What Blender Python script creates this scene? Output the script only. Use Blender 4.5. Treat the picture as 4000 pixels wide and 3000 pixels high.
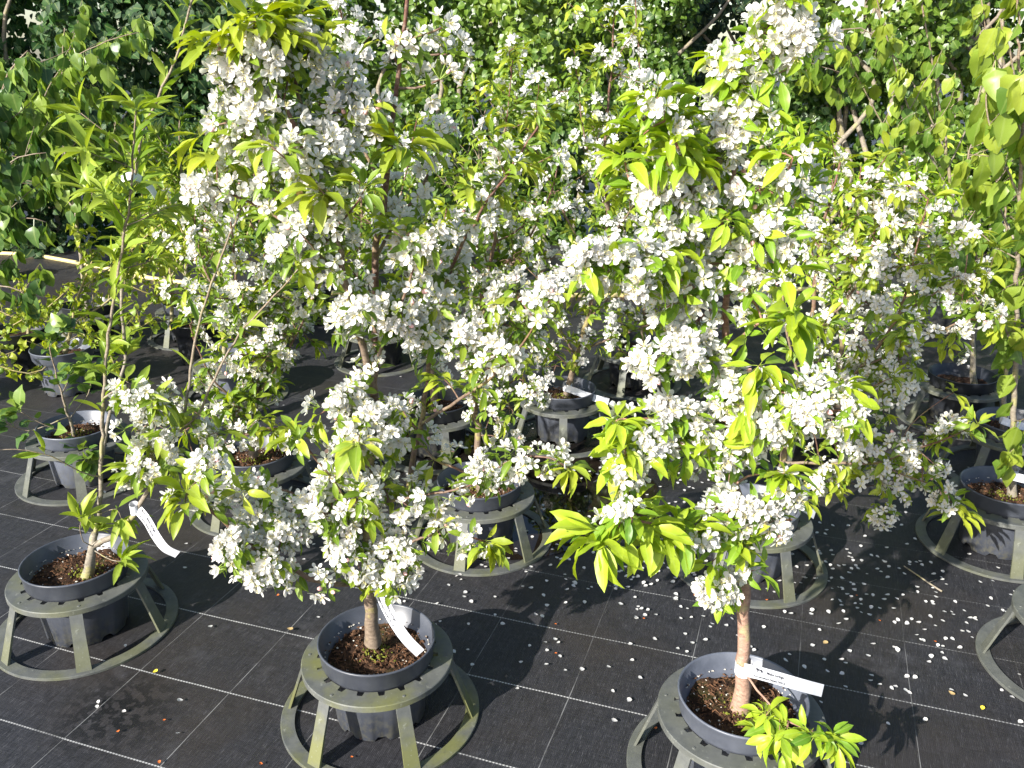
import bpy, math, random
import numpy as np
from mathutils import Vector, Matrix

for _o in list(bpy.data.objects):
    bpy.data.objects.remove(_o)
random.seed(7)
rng = np.random.default_rng(7)
R = math.radians
SC = bpy.context.scene
COL = SC.collection

# ------------------------------------------------------------------ camera, sky, sun, exposure
CAM_H, PITCH, FPX = 1.648, R(20.6), 3430.0          # focal length in pixels of a 4000 px wide frame
cam_d = bpy.data.cameras.new('camera'); cam = bpy.data.objects.new('camera', cam_d); COL.objects.link(cam)
cam_d.sensor_width = 36.0; cam_d.lens = FPX / 4000 * 36; cam_d.clip_start = 0.05; cam_d.clip_end = 500
cam.location = (0, 0, CAM_H); cam.rotation_euler = (R(90) - PITCH, 0, 0)
SC.camera = cam
SUN_EL, SUN_AZ = R(29.0), math.atan2(-0.68, -0.73)   # azimuth from +Y towards +X: behind the camera, on its left
w = bpy.data.worlds.new('World'); SC.world = w; w.use_nodes = True
wn = w.node_tree.nodes; bg = wn['Background']
sky = wn.new('ShaderNodeTexSky'); sky.sky_type = 'NISHITA'; sky.sun_disc = False
sky.sun_elevation = SUN_EL; sky.sun_rotation = SUN_AZ; sky.air_density = 1.0; sky.dust_density = 1.2; sky.ozone_density = 1.0
w.node_tree.links.new(sky.outputs[0], bg.inputs[0]); bg.inputs[1].default_value = 0.11
sun_d = bpy.data.lights.new('sun', 'SUN'); sun = bpy.data.objects.new('sun', sun_d); COL.objects.link(sun)
sun_d.energy = 5.0; sun_d.angle = R(0.5); sun_d.color = (1.0, 0.955, 0.88)
sdir = Vector((math.sin(SUN_AZ) * math.cos(SUN_EL), math.cos(SUN_AZ) * math.cos(SUN_EL), math.sin(SUN_EL)))
sun.rotation_euler = (-sdir).to_track_quat('-Z', 'Y').to_euler(); sun.location = sdir * 30
SC.view_settings.view_transform = 'Standard'; SC.view_settings.look = 'None'
SC.view_settings.gamma = 1.0; SC.view_settings.use_curve_mapping = False
SC.view_settings.exposure = 1.08
SC.cycles.max_bounces = 4; SC.cycles.diffuse_bounces = 3; SC.cycles.glossy_bounces = 2
SC.cycles.transmission_bounces = 4; SC.cycles.transparent_max_bounces = 6
SC.cycles.sample_clamp_indirect = 6.0

# ------------------------------------------------------------------ where things stand: a sight line of the camera cut at a distance or height
K = 4000 / 2212.0
def ray(u, v):
    a = (u * K - 2000) / FPX; b = (v * K - 1500) / FPX
    return np.array([a, math.cos(PITCH) - b * math.sin(PITCH), -math.sin(PITCH) - b * math.cos(PITCH)])
def at(u, v, Y):
    d = ray(u, v); return np.array([0, 0, CAM_H]) + d * (Y / d[1])
def gnd(u, v, h=0.0):
    d = ray(u, v); return np.array([0, 0, CAM_H]) + d * ((h - CAM_H) / d[2])
def to_px(P):                                             # pixels of a 1024 wide frame, and depth
    P = np.atleast_2d(P); x, y, z = P[:, 0], P[:, 1], P[:, 2] - CAM_H
    d = y * math.cos(PITCH) - z * math.sin(PITCH); v = -(z * math.cos(PITCH) + y * math.sin(PITCH))
    d = np.where(d < 0.05, 0.05, d); s = FPX * 1024 / 4000
    return 512 + s * x / d, 384 + s * v / d, d

# ------------------------------------------------------------------ materials
def mat(name):
    m = bpy.data.materials.new(name); m.use_nodes = True
    nt = m.node_tree; b = nt.nodes['Principled BSDF']
    return m, nt, b
def N(nt, t, **kw):
    n = nt.nodes.new(t)
    for k, v in kw.items(): setattr(n, k, v)
    return n
def L(nt, a, b): nt.links.new(a, b)
def attr(nt, name):
    n = N(nt, 'ShaderNodeAttribute'); n.attribute_name = name; return n.outputs['Fac']
def noise(nt, scale, detail=4, rough=0.55, vec=None, dist=0.0):
    n = N(nt, 'ShaderNodeTexNoise'); n.inputs['Scale'].default_value = scale; n.inputs['Detail'].default_value = detail
    n.inputs['Roughness'].default_value = rough; n.inputs['Distortion'].default_value = dist
    if vec is None: vec = N(nt, 'ShaderNodeTexCoord').outputs['Object']
    L(nt, vec, n.inputs['Vector']); return n.outputs['Fac']
def ramp(nt, fac, stops, interp='LINEAR'):
    r = N(nt, 'ShaderNodeValToRGB'); r.color_ramp.interpolation = interp
    e = r.color_ramp.elements
    while len(e) < len(stops): e.new(0.5)
    for k, (p, c) in enumerate(stops):
        e[k].position = p; e[k].color = (*c, 1) if len(c) == 3 else c
    L(nt, fac, r.inputs['Fac']); return r.outputs['Color']
def math_n(nt, op, a, b=None, c=None):
    n = N(nt, 'ShaderNodeMath', operation=op)
    for k, x in enumerate((a, b, c)):
        if x is None: continue
        if isinstance(x, (int, float)): n.inputs[k].default_value = x
        else: L(nt, x, n.inputs[k])
    return n.outputs[0]
def mixc(nt, fac, a, b, mode='MIX'):
    n = N(nt, 'ShaderNodeMix', data_type='RGBA', blend_type=mode)
    if isinstance(fac, (int, float)): n.inputs[0].default_value = fac
    else: L(nt, fac, n.inputs[0])
    for k, x in ((6, a), (7, b)):
        if isinstance(x, tuple): n.inputs[k].default_value = (*x, 1)
        else: L(nt, x, n.inputs[k])
    return n.outputs[2]
def bump(nt, b, h, strength, dist):
    n = N(nt, 'ShaderNodeBump'); n.inputs['Strength'].default_value = strength; n.inputs['Distance'].default_value = dist
    L(nt, h, n.inputs['Height']); L(nt, n.outputs['Normal'], b.inputs['Normal'])

def leaf_mat(name, c0, c1, c2, trans=0.35, rough=0.42, tcol=1.5):
    """leaf colour runs c0 - c1 - c2 with the leaf's own tint (age), paler midrib, light passing through"""
    m, nt, b = mat(name)
    col = ramp(nt, attr(nt, 'tint'), [(0.0, c0), (0.5, c1), (1.0, c2)])
    rib = ramp(nt, attr(nt, 'ax'), [(0.0, (1, 1, 1)), (0.16, (0, 0, 0))])
    col2 = mixc(nt, math_n(nt, 'MULTIPLY', rib, 0.30), col, (0.42, 0.5, 0.16))
    nz = noise(nt, 60, 3)
    col3 = mixc(nt, math_n(nt, 'MULTIPLY', ramp(nt, nz, [(0.35, (0, 0, 0)), (0.75, (1, 1, 1))]), 0.25), col2, tuple(x * 0.55 for x in c0))
    L(nt, col3, b.inputs['Base Color']); b.inputs['Roughness'].default_value = rough
    b.inputs['Specular IOR Level'].default_value = 0.45
    tr = N(nt, 'ShaderNodeBsdfTranslucent')
    h = N(nt, 'ShaderNodeHueSaturation'); h.inputs['Value'].default_value = tcol; h.inputs['Saturation'].default_value = 1.1
    h.inputs['Hue'].default_value = 0.497
    L(nt, col3, h.inputs['Color']); L(nt, h.outputs[0], tr.inputs['Color'])
    mx = N(nt, 'ShaderNodeMixShader'); mx.inputs[0].default_value = trans
    L(nt, b.outputs[0], mx.inputs[1]); L(nt, tr.outputs[0], mx.inputs[2])
    L(nt, mx.outputs[0], nt.nodes['Material Output'].inputs['Surface'])
    return m
M = {}
M['leaf_malus'] = leaf_mat('malus_leaf', (0.085, 0.165, 0.020), (0.20, 0.305, 0.028), (0.40, 0.455, 0.042))
M['leaf_yellow'] = leaf_mat('yellow_green_leaf', (0.105, 0.22, 0.020), (0.225, 0.375, 0.026), (0.39, 0.495, 0.036))
M['leaf_lance'] = leaf_mat('narrow_leaf', (0.11, 0.20, 0.025), (0.215, 0.325, 0.035), (0.36, 0.44, 0.06))
M['leaf_dark'] = leaf_mat('broad_dark_leaf', (0.035, 0.085, 0.026), (0.10, 0.19, 0.035), (0.26, 0.36, 0.055), trans=0.3, rough=0.36)
M['leaf_hang'] = leaf_mat('hanging_leaf', (0.085, 0.17, 0.026), (0.19, 0.30, 0.04), (0.36, 0.43, 0.055), trans=0.4, rough=0.36)
M['leaf_curly'] = leaf_mat('curly_leaf', (0.12, 0.21, 0.026), (0.25, 0.345, 0.035), (0.43, 0.47, 0.055))
M['leaf_ivy'] = leaf_mat('ivy_leaf', (0.034, 0.082, 0.013), (0.095, 0.175, 0.020), (0.22, 0.31, 0.035), trans=0.2, rough=0.38)
M['leaf_hornbeam_shaded'] = leaf_mat('shaded_hornbeam_leaf', (0.012, 0.042, 0.010), (0.028, 0.085, 0.016), (0.08, 0.19, 0.03), trans=0.22, rough=0.6)  # deep shade over this hedge is put into its leaf colours
M['leaf_dark_green'] = leaf_mat('dark_green_leaf', (0.008, 0.022, 0.014), (0.018, 0.05, 0.022), (0.05, 0.11, 0.04), trans=0.15, rough=0.6)  # darkest leaf greens of the hedges

def petal_mat():
    m, nt, b = mat('petal')
    nz = noise(nt, 25, 2)
    col = mixc(nt, attr(nt, 'tint'), (0.80, 0.80, 0.765), (0.83, 0.775, 0.76))
    L(nt, col, b.inputs['Base Color']); b.inputs['Roughness'].default_value = 0.6; b.inputs['Specular IOR Level'].default_value = 0.25
    tr = N(nt, 'ShaderNodeBsdfTranslucent'); tr.inputs['Color'].default_value = (0.84, 0.84, 0.79, 1)
    mx = N(nt, 'ShaderNodeMixShader'); mx.inputs[0].default_value = 0.40
    L(nt, b.outputs[0], mx.inputs[1]); L(nt, tr.outputs[0], mx.inputs[2])
    L(nt, mx.outputs[0], nt.nodes['Material Output'].inputs['Surface']); return m
M['petal'] = petal_mat()
def flat(name, c, rough=0.6, spec=0.3):
    m, nt, b = mat(name); nz = noise(nt, 40, 3)
    L(nt, mixc(nt, nz, tuple(x * 0.8 for x in c), tuple(min(1, x * 1.2) for x in c)), b.inputs['Base Color'])
    b.inputs['Roughness'].default_value = rough; b.inputs['Specular IOR Level'].default_value = spec; return m
M['stamen'] = flat('stamen', (0.62, 0.55, 0.22)); M['pedicel'] = flat('pedicel', (0.24, 0.33, 0.07))
M['bud'] = flat('pink_bud', (0.72, 0.42, 0.40)); M['label_white'] = flat('label_plastic', (0.60, 0.61, 0.65), 0.4, 0.4)
M['ink'] = flat('label_ink', (0.012, 0.012, 0.02)); M['hose'] = flat('yellow_hose', (0.70, 0.58, 0.26), 0.4, 0.5)
M['orange'] = flat('orange_scale', (0.55, 0.14, 0.03)); M['dry'] = flat('dry_leaf', (0.42, 0.30, 0.14)); M['yellowfallen'] = flat('yellow_fallen', (0.75, 0.6, 0.05))
M['rock'] = flat('perlite', (0.62, 0.58, 0.50)); M['crumb'] = flat('bark_crumb', (0.10, 0.055, 0.032), 0.9, 0.1)
M['fibre'] = flat('root_fibre', (0.19, 0.095, 0.05), 0.9, 0.1); M['moss'] = flat('moss', (0.14, 0.15, 0.025), 0.9, 0.1)

def bark_mat(name, base, tip, lichen):
    m, nt, b = mat(name)
    tc = N(nt, 'ShaderNodeTexCoord').outputs['Object']
    mp = N(nt, 'ShaderNodeMapping'); mp.inputs['Scale'].default_value = (1, 1, 2.2); L(nt, tc, mp.inputs['Vector'])
    nz = noise(nt, 45, 6, 0.65, mp.outputs[0]); n2 = noise(nt, 16, 4, 0.6, tc); n3 = noise(nt, 110, 3, 0.6, mp.outputs[0])
    c = mixc(nt, attr(nt, 'tint'), base, tip)
    c = mixc(nt, math_n(nt, 'MULTIPLY', ramp(nt, nz, [(0.40, (0, 0, 0)), (0.68, (1, 1, 1))]), 0.5), c, tuple(min(1, x * 1.9 + 0.03) for x in base))
    c = mixc(nt, math_n(nt, 'MULTIPLY', ramp(nt, n3, [(0.52, (0, 0, 0)), (0.66, (1, 1, 1))]), 0.45), c, tuple(x * 0.35 for x in base))
    low = math_n(nt, 'SUBTRACT', 1.0, attr(nt, 'tint'))
    lm = math_n(nt, 'MULTIPLY', ramp(nt, n2, [(0.54, (0, 0, 0)), (0.62, (1, 1, 1))]), low)
    c = mixc(nt, math_n(nt, 'MULTIPLY', lm, 0.75), c, lichen)
    L(nt, c, b.inputs['Base Color']); b.inputs['Roughness'].default_value = 0.62; b.inputs['Specular IOR Level'].default_value = 0.3
    bump(nt, b, nz, 0.7, 0.004); return m
M['bark'] = bark_mat('malus_bark', (0.165, 0.125, 0.090), (0.115, 0.036, 0.025), (0.34, 0.30, 0.09))
M['bark_pink'] = bark_mat('pinkish_bark', (0.30, 0.19, 0.14), (0.21, 0.085, 0.06), (0.34, 0.32, 0.16))
M['bark_grey'] = bark_mat('grey_bark', (0.21, 0.185, 0.145), (0.19, 0.125, 0.08), (0.36, 0.33, 0.12))
M['bark_lichen'] = bark_mat('lichen_bark', (0.26, 0.23, 0.14), (0.30, 0.24, 0.07), (0.45, 0.36, 0.05))

def ground_mat():
    m, nt, b = mat('woven_ground_cloth')
    tc = N(nt, 'ShaderNodeTexCoord').outputs['Object']
    sp = N(nt, 'ShaderNodeSeparateXYZ'); L(nt, tc, sp.inputs[0]); x, y = sp.outputs[0], sp.outputs[1]
    wob = math_n(nt, 'MULTIPLY', math_n(nt, 'SUBTRACT', noise(nt, 1.1, 3, 0.5, tc), 0.5), 0.022)
    cu, su = math.cos(R(19)), math.sin(R(19))
    u = math_n(nt, 'ADD', math_n(nt, 'SUBTRACT', math_n(nt, 'MULTIPLY', x, cu), math_n(nt, 'MULTIPLY', y, su)), wob)
    v = math_n(nt, 'ADD', math_n(nt, 'ADD', math_n(nt, 'MULTIPLY', x, su), math_n(nt, 'MULTIPLY', y, cu)), wob)
    def line(c, off, sp_, hw):                            # white threads woven in at even spacing
        t = math_n(nt, 'DIVIDE', math_n(nt, 'SUBTRACT', c, off - sp_ / 2), sp_)
        fr = math_n(nt, 'SUBTRACT', t, math_n(nt, 'FLOOR', t))
        d = math_n(nt, 'MULTIPLY', math_n(nt, 'ABSOLUTE', math_n(nt, 'SUBTRACT', fr, 0.5)), sp_)
        mr = N(nt, 'ShaderNodeMapRange'); mr.inputs[1].default_value = hw * 0.7; mr.inputs[2].default_value = hw * 1.3
        mr.inputs[3].default_value = 1; mr.inputs[4].default_value = 0; L(nt, d, mr.inputs[0]); return mr.outputs[0]
    dirt = noise(nt, 6, 6, 0.65, tc); dirt2 = noise(nt, 1.3, 5, 0.6, tc); fine = noise(nt, 90, 3, 0.6, tc)
    braid = math_n(nt, 'ADD', 0.62, math_n(nt, 'MULTIPLY', math_n(nt, 'SINE', math_n(nt, 'MULTIPLY', u, 700.0)), 0.38))
    la = math_n(nt, 'MULTIPLY', math_n(nt, 'MULTIPLY', line(v, 1.605, 0.2845, 0.0021), braid), ramp(nt, dirt, [(0.36, (0.35,) * 3), (0.52, (1,) * 3)]))
    lb = math_n(nt, 'MULTIPLY', line(u, -0.488, 0.296, 0.0011), ramp(nt, dirt, [(0.40, (0.08,) * 3), (0.58, (0.42,) * 3)]))
    far_fade = ramp(nt, math_n(nt, 'ADD', math_n(nt, 'MULTIPLY', v, 0.28), math_n(nt, 'MULTIPLY', dirt2, 0.55)), [(0.84, (1,) * 3), (1.25, (0.18,) * 3)])   # threads grow duller further in, unevenly
    lines = math_n(nt, 'MULTIPLY', math_n(nt, 'MAXIMUM', la, lb), far_fade)
    # weave: fine ribs along v, coarser cross tape
    rib = math_n(nt, 'SINE', math_n(nt, 'MULTIPLY', u, 2 * math.pi / 0.0045))
    rib2 = math_n(nt, 'SINE', math_n(nt, 'MULTIPLY', v, 2 * math.pi / 0.0036))
    mpu = N(nt, 'ShaderNodeCombineXYZ'); L(nt, math_n(nt, 'MULTIPLY', u, 14.0), mpu.inputs[0]); L(nt, math_n(nt, 'MULTIPLY', v, 1.6), mpu.inputs[1])
    streak = noise(nt, 9.0, 4, 0.7, mpu.outputs[0])
    mpv = N(nt, 'ShaderNodeCombineXYZ'); L(nt, math_n(nt, 'MULTIPLY', u, 2.0), mpv.inputs[0]); L(nt, math_n(nt, 'MULTIPLY', v, 26.0), mpv.inputs[1])
    streak2 = noise(nt, 8.0, 3, 0.7, mpv.outputs[0])
    base = ramp(nt, streak, [(0.28, (0.0085, 0.0085, 0.0097)), (0.72, (0.030, 0.030, 0.035))])
    base = mixc(nt, math_n(nt, 'MULTIPLY', ramp(nt, streak2, [(0.45, (0,) * 3), (0.8, (1,) * 3)]), 0.5), base, (0.052, 0.052, 0.060))
    mpw = N(nt, 'ShaderNodeCombineXYZ'); L(nt, math_n(nt, 'MULTIPLY', u, 46.0), mpw.inputs[0]); L(nt, math_n(nt, 'MULTIPLY', v, 4.2), mpw.inputs[1])
    thread = noise(nt, 9.0, 2, 0.5, mpw.outputs[0])
    base = mixc(nt, math_n(nt, 'MULTIPLY', ramp(nt, thread, [(0.60, (0,) * 3), (0.70, (1,) * 3)]), math_n(nt, 'MULTIPLY', dirt, 1.1)), base, (0.10, 0.10, 0.108))   # raised tape ends scuffed pale
    base = mixc(nt, math_n(nt, 'MULTIPLY', ramp(nt, dirt2, [(0.46, (0,) * 3), (0.66, (1,) * 3)]), 0.6), base, (0.034, 0.027, 0.021))   # brownish silt
    base = mixc(nt, math_n(nt, 'MULTIPLY', ramp(nt, dirt, [(0.58, (0,) * 3), (0.78, (1,) * 3)]), 0.45), base, (0.085, 0.085, 0.095))   # pale dust
    base = mixc(nt, math_n(nt, 'MULTIPLY', ramp(nt, fine, [(0.66, (0,) * 3), (0.74, (1,) * 3)]), 0.35), base, (0.09, 0.08, 0.065))     # grit
    # damp footprints: dark wet blotches that were trodden into the cloth
    vd = N(nt, 'ShaderNodeVectorMath', operation='DISTANCE'); L(nt, tc, vd.inputs[0]); pf = gnd(245, 1545); vd.inputs[1].default_value = (pf[0], pf[1], 0)
    wet = math_n(nt, 'MULTIPLY', ramp(nt, vd.outputs['Value'], [(0.05, (1,) * 3), (0.21, (0,) * 3)]), ramp(nt, noise(nt, 34, 2, 0.5, tc), [(0.46, (0,) * 3), (0.52, (1,) * 3)]))
    base = mixc(nt, math_n(nt, 'MULTIPLY', wet, 0.85), base, (0.0035, 0.0035, 0.0035))
    c = mixc(nt, math_n(nt, 'MULTIPLY', lines, 0.9), base, (0.52, 0.52, 0.51))
    vw = N(nt, 'ShaderNodeVectorMath', operation='DISTANCE'); L(nt, tc, vw.inputs[0]); pw = gnd(1120, 985); vw.inputs[1].default_value = (pw[0], pw[1], 0)
    wz = ramp(nt, math_n(nt, 'ADD', vw.outputs['Value'], math_n(nt, 'MULTIPLY', math_n(nt, 'SUBTRACT', noise(nt, 4, 5, 0.6, tc), 0.5), 1.2)), [(0.50, (1,) * 3), (0.78, (0,) * 3)])
    c = mixc(nt, math_n(nt, 'MULTIPLY', wz, 0.8), c, (0.0075, 0.0055, 0.004))       # soaked cloth round the puddles
    L(nt, c, b.inputs['Base Color'])
    ro = ramp(nt, dirt2, [(0.35, (0.62,) * 3), (0.65, (0.46,) * 3)]); ro = mixc(nt, wz, ro, (0.22, 0.22, 0.22)); L(nt, ro, b.inputs['Roughness']); b.inputs['Specular IOR Level'].default_value = 0.38
    hgt = math_n(nt, 'ADD', math_n(nt, 'ADD', math_n(nt, 'MULTIPLY', rib, 0.35), math_n(nt, 'MULTIPLY', rib2, 0.25)), math_n(nt, 'ADD', math_n(nt, 'MULTIPLY', streak, 1.2), math_n(nt, 'MULTIPLY', lines, 1.5)))
    wr = noise(nt, 2.6, 3, 0.5, tc, 1.2)
    n1 = N(nt, 'ShaderNodeBump'); n1.inputs['Strength'].default_value = 0.45; n1.inputs['Distance'].default_value = 0.0012; L(nt, hgt, n1.inputs['Height'])
    n2 = N(nt, 'ShaderNodeBump'); n2.inputs['Strength'].default_value = 0.5; n2.inputs['Distance'].default_value = 0.03; L(nt, wr, n2.inputs['Height'])   # slack and wrinkles
    L(nt, n2.outputs[0], n1.inputs['Normal']); L(nt, n1.outputs[0], b.inputs['Normal']); return m
M['ground'] = ground_mat()

def stand_mat(name, algae):
    m, nt, b = mat(name); tc = N(nt, 'ShaderNodeTexCoord').outputs['Object']
    a = noise(nt, 7, 5, 0.6, tc); s = noise(nt, 70, 4, 0.7, tc); d = noise(nt, 20, 5, 0.65, tc)
    c = ramp(nt, d, [(0.3, (0.066, 0.071, 0.070)), (0.7, (0.122, 0.127, 0.118))])
    c = mixc(nt, math_n(nt, 'MULTIPLY', ramp(nt, a, [(0.42, (0,) * 3), (0.64, (1,) * 3)]), algae), c, (0.15, 0.155, 0.04))
    c = mixc(nt, math_n(nt, 'MULTIPLY', ramp(nt, s, [(0.62, (0,) * 3), (0.70, (1,) * 3)]), 0.45), c, (0.27, 0.28, 0.24))
    c = mixc(nt, math_n(nt, 'MULTIPLY', ramp(nt, s, [(0.28, (1,) * 3), (0.36, (0,) * 3)]), 0.4), c, (0.05, 0.05, 0.045))
    L(nt, c, b.inputs['Base Color']); b.inputs['Roughness'].default_value = 0.5; b.inputs['Specular IOR Level'].default_value = 0.4
    bump(nt, b, d, 0.15, 0.002); return m
M['stand_mossy'] = stand_mat('mossy_grey_plastic', 0.7); M['stand'] = stand_mat('grey_plastic', 0.35); M['stand_clean'] = stand_mat('clean_grey_plastic', 0.12)
def pot_mat(name, k):
    m, nt, b = mat(name); tc = N(nt, 'ShaderNodeTexCoord').outputs['Object']
    d = noise(nt, 9, 6, 0.65, tc); s = noise(nt, 55, 4, 0.7, tc); sp = N(nt, 'ShaderNodeSeparateXYZ'); L(nt, tc, sp.inputs[0])
    c = ramp(nt, d, [(0.3, tuple(k * x for x in (0.036, 0.041, 0.054))), (0.72, tuple(k * x for x in (0.082, 0.09, 0.112)))])
    splash = math_n(nt, 'MULTIPLY', ramp(nt, math_n(nt, 'ADD', sp.outputs[2], math_n(nt, 'MULTIPLY', d, 0.06)), [(0.04, (1,) * 3), (0.13, (0,) * 3)]), ramp(nt, s, [(0.45, (0,) * 3), (0.6, (1,) * 3)]))
    c = mixc(nt, math_n(nt, 'MULTIPLY', splash, 0.7), c, (0.13, 0.125, 0.09))     # soil splashes on the lower wall
    L(nt, c, b.inputs['Base Color']); b.inputs['Roughness'].default_value = 0.38; b.inputs['Specular IOR Level'].default_value = 0.5
    bump(nt, b, s, 0.08, 0.001); return m
M['pot'] = pot_mat('pot_plastic', 1.0); M['pot_pale'] = pot_mat('faded_pot_plastic', 1.7); M['pot_black'] = pot_mat('black_pot_plastic', 0.3)
def soil_mat():
    m, nt, b = mat('soil'); tc = N(nt, 'ShaderNodeTexCoord').outputs['Object']
    d = noise(nt, 45, 6, 0.7, tc); s = noise(nt, 14, 4, 0.6, tc); g = noise(nt, 120, 3, 0.6, tc)
    c = ramp(nt, d, [(0.3, (0.012, 0.008, 0.006)), (0.55, (0.055, 0.03, 0.018)), (0.8, (0.13, 0.075, 0.045))])
    c = mixc(nt, math_n(nt, 'MULTIPLY', ramp(nt, s, [(0.52, (0,) * 3), (0.66, (1,) * 3)]), 0.45), c, (0.07, 0.075, 0.02))
    c = mixc(nt, math_n(nt, 'MULTIPLY', ramp(nt, g, [(0.70, (0,) * 3), (0.74, (1,) * 3)]), 0.5), c, (0.5, 0.46, 0.38))
    L(nt, c, b.inputs['Base Color']); b.inputs['Roughness'].default_value = 0.95; b.inputs['Specular IOR Level'].default_value = 0.15
    bump(nt, b, d, 0.9, 0.012); return m
M['soil'] = soil_mat()
def puddle_mat():
    m, nt, b = mat('puddle_water'); nz = noise(nt, 9, 4)
    L(nt, ramp(nt, nz, [(0.3, (0.006, 0.005, 0.004)), (0.7, (0.018, 0.013, 0.009))]), b.inputs['Base Color'])
    b.inputs['Roughness'].default_value = 0.03; b.inputs['IOR'].default_value = 1.33; b.inputs['Specular IOR Level'].default_value = 0.5
    return m
M['water'] = puddle_mat()

# ------------------------------------------------------------------ mesh helpers
def np_mesh(name, V, T, mats, mi=None, smooth=True, attrs=None):
    V = np.ascontiguousarray(V, np.float32); T = np.ascontiguousarray(T, np.int32)
    me = bpy.data.meshes.new(name)
    me.vertices.add(len(V)); me.vertices.foreach_set('co', V.ravel())
    me.loops.add(T.size); me.loops.foreach_set('vertex_index', T.ravel())
    me.polygons.add(len(T)); me.polygons.foreach_set('loop_start', np.arange(len(T), dtype=np.int32) * T.shape[1])
    if mi is not None: me.polygons.foreach_set('material_index', np.ascontiguousarray(mi, np.int32))
    me.polygons.foreach_set('use_smooth', np.full(len(T), bool(smooth), dtype=bool))
    for k, a in (attrs or {}).items():
        at_ = me.attributes.new(k, 'FLOAT', 'POINT'); at_.data.foreach_set('value', np.ascontiguousarray(a, np.float32))
    for m in mats: me.materials.append(m)
    me.update(calc_edges=True)
    return me
def obj(name, me, parent=None, loc=None, **props):
    o = bpy.data.objects.new(name, me); COL.objects.link(o)
    if parent is not None: o.parent = parent
    if loc is not None: o.location = loc
    for k, v in props.items(): o[k] = v
    return o
def thing(name, label, cat, loc=(0, 0, 0), group=None, rz=0.0):
    o = obj(name, None, None, loc, label=label, category=cat); o.empty_display_size = 0.05
    o.rotation_euler = (0, 0, rz)
    if group: o['group'] = group
    return o
class MB:
    """collects quads and triangles (as triangles) into one mesh"""
    def __init__(s): s.V = []; s.T = []; s.n = 0; s.A = []
    def add(s, V, T, a=None):
        V = np.asarray(V, float); s.V.append(V); s.T.append(np.asarray(T, int) + s.n); s.n += len(V)
        s.A.append(np.zeros(len(V)) if a is None else np.broadcast_to(np.asarray(a, float), (len(V),)))
    def mesh(s, name, mats, smooth=True, mi=None):
        return np_mesh(name, np.concatenate(s.V), np.concatenate(s.T), mats, mi, smooth, {'tint': np.concatenate(s.A)})
def grid_tris(nu, nv, wrap_u=False, wrap_v=False):
    T = []
    for i in range(nu if wrap_u else nu - 1):
        for j in range(nv if wrap_v else nv - 1):
            a = i * nv + j; b = ((i + 1) % nu) * nv + j; c = ((i + 1) % nu) * nv + (j + 1) % nv; d = i * nv + (j + 1) % nv
            T += [(a, b, c), (a, c, d)]
    return T
def lathe(prof, seg=64, mod=None):
    th = np.arange(seg) * 2 * np.pi / seg; V = []
    for k, t in enumerate(th):
        for q, (r, z) in enumerate(prof):
            if mod: r, z = mod(k, q, r, z)
            V.append((r * math.cos(t), r * math.sin(t), z))
    return np.array(V), grid_tris(seg, len(prof), wrap_u=True)
def catmull(P, step):
    P = np.asarray(P, float); Q = np.vstack([2 * P[0] - P[1], P, 2 * P[-1] - P[-2]]); out = []
    for i in range(1, len(Q) - 2):
        n = max(2, int(np.linalg.norm(Q[i + 1] - Q[i]) / step))
        t = (np.arange(n) / n)[:, None]
        out.append(0.5 * ((2 * Q[i]) + (-Q[i - 1] + Q[i + 1]) * t + (2 * Q[i - 1] - 5 * Q[i] + 4 * Q[i + 1] - Q[i + 2]) * t ** 2 + (-Q[i - 1] + 3 * Q[i] - 3 * Q[i + 1] + Q[i + 2]) * t ** 3))
    out.append(Q[-2][None]); return np.vstack(out)
def tube(P, rad, sides=8, lump=0.0):
    P = np.asarray(P, float); n = len(P); T = np.gradient(P, axis=0); T /= np.linalg.norm(T, axis=1)[:, None] + 1e-9
    ref = np.array([0.3, -1, 0.2]); V = []
    for i in range(n):
        a = np.cross(T[i], ref); a /= np.linalg.norm(a) + 1e-9; b = np.cross(T[i], a)
        for k in range(sides):
            th = 2 * np.pi * k / sides; r = rad[i] * (1 + (lump * math.sin(3 * th + i * 0.7) + lump * rng.normal() * 0.6 if lump else 0))
            V.append(P[i] + r * (a * math.cos(th) + b * math.sin(th)))
    tr = [(t[0], t[2], t[1]) for t in grid_tris(n, sides, wrap_v=True)]
    c = len(V); V.append(P[-1]); tr += [((n - 1) * sides + k, (n - 1) * sides + (k + 1) % sides, c) for k in range(sides)]
    return np.array(V), tr
unit = lambda a: a / (np.linalg.norm(a) + 1e-9)

# ------------------------------------------------------------------ ground, puddle
V = [(-40, -15, 0), (40, -15, 0), (40, 60, 0), (-40, 60, 0)]
g = obj('ground', np_mesh('ground', V, [(0, 1, 2), (0, 2, 3)], [M['ground']], smooth=False), kind='structure')
def puddle(c, rx, ry, rot, seed):
    r = np.random.default_rng(seed); n = 72; th = np.arange(n) * 2 * np.pi / n
    k = 1 + sum(0.22 / q * np.sin(q * th + r.uniform(0, 6.3)) for q in range(2, 9))
    x, y = rx * k * np.cos(th), ry * k * np.sin(th)
    V = np.c_[c[0] + x * math.cos(rot) - y * math.sin(rot), c[1] + x * math.sin(rot) + y * math.cos(rot), np.full(n, 0.004)]
    V = np.vstack([V, [[c[0], c[1], 0.004]]])
    obj('puddle', np_mesh('puddle', V, [(i, (i + 1) % n, n) for i in range(n)], [M['water']], smooth=False), kind='structure')
pc = gnd(1195, 1075); puddle((pc[0] + 0.02, pc[1] - 0.02), 0.46, 0.36, 0.5, 4)
pc = gnd(960, 960); puddle((pc[0], pc[1]), 0.26, 0.12, -0.3, 9)

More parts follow.
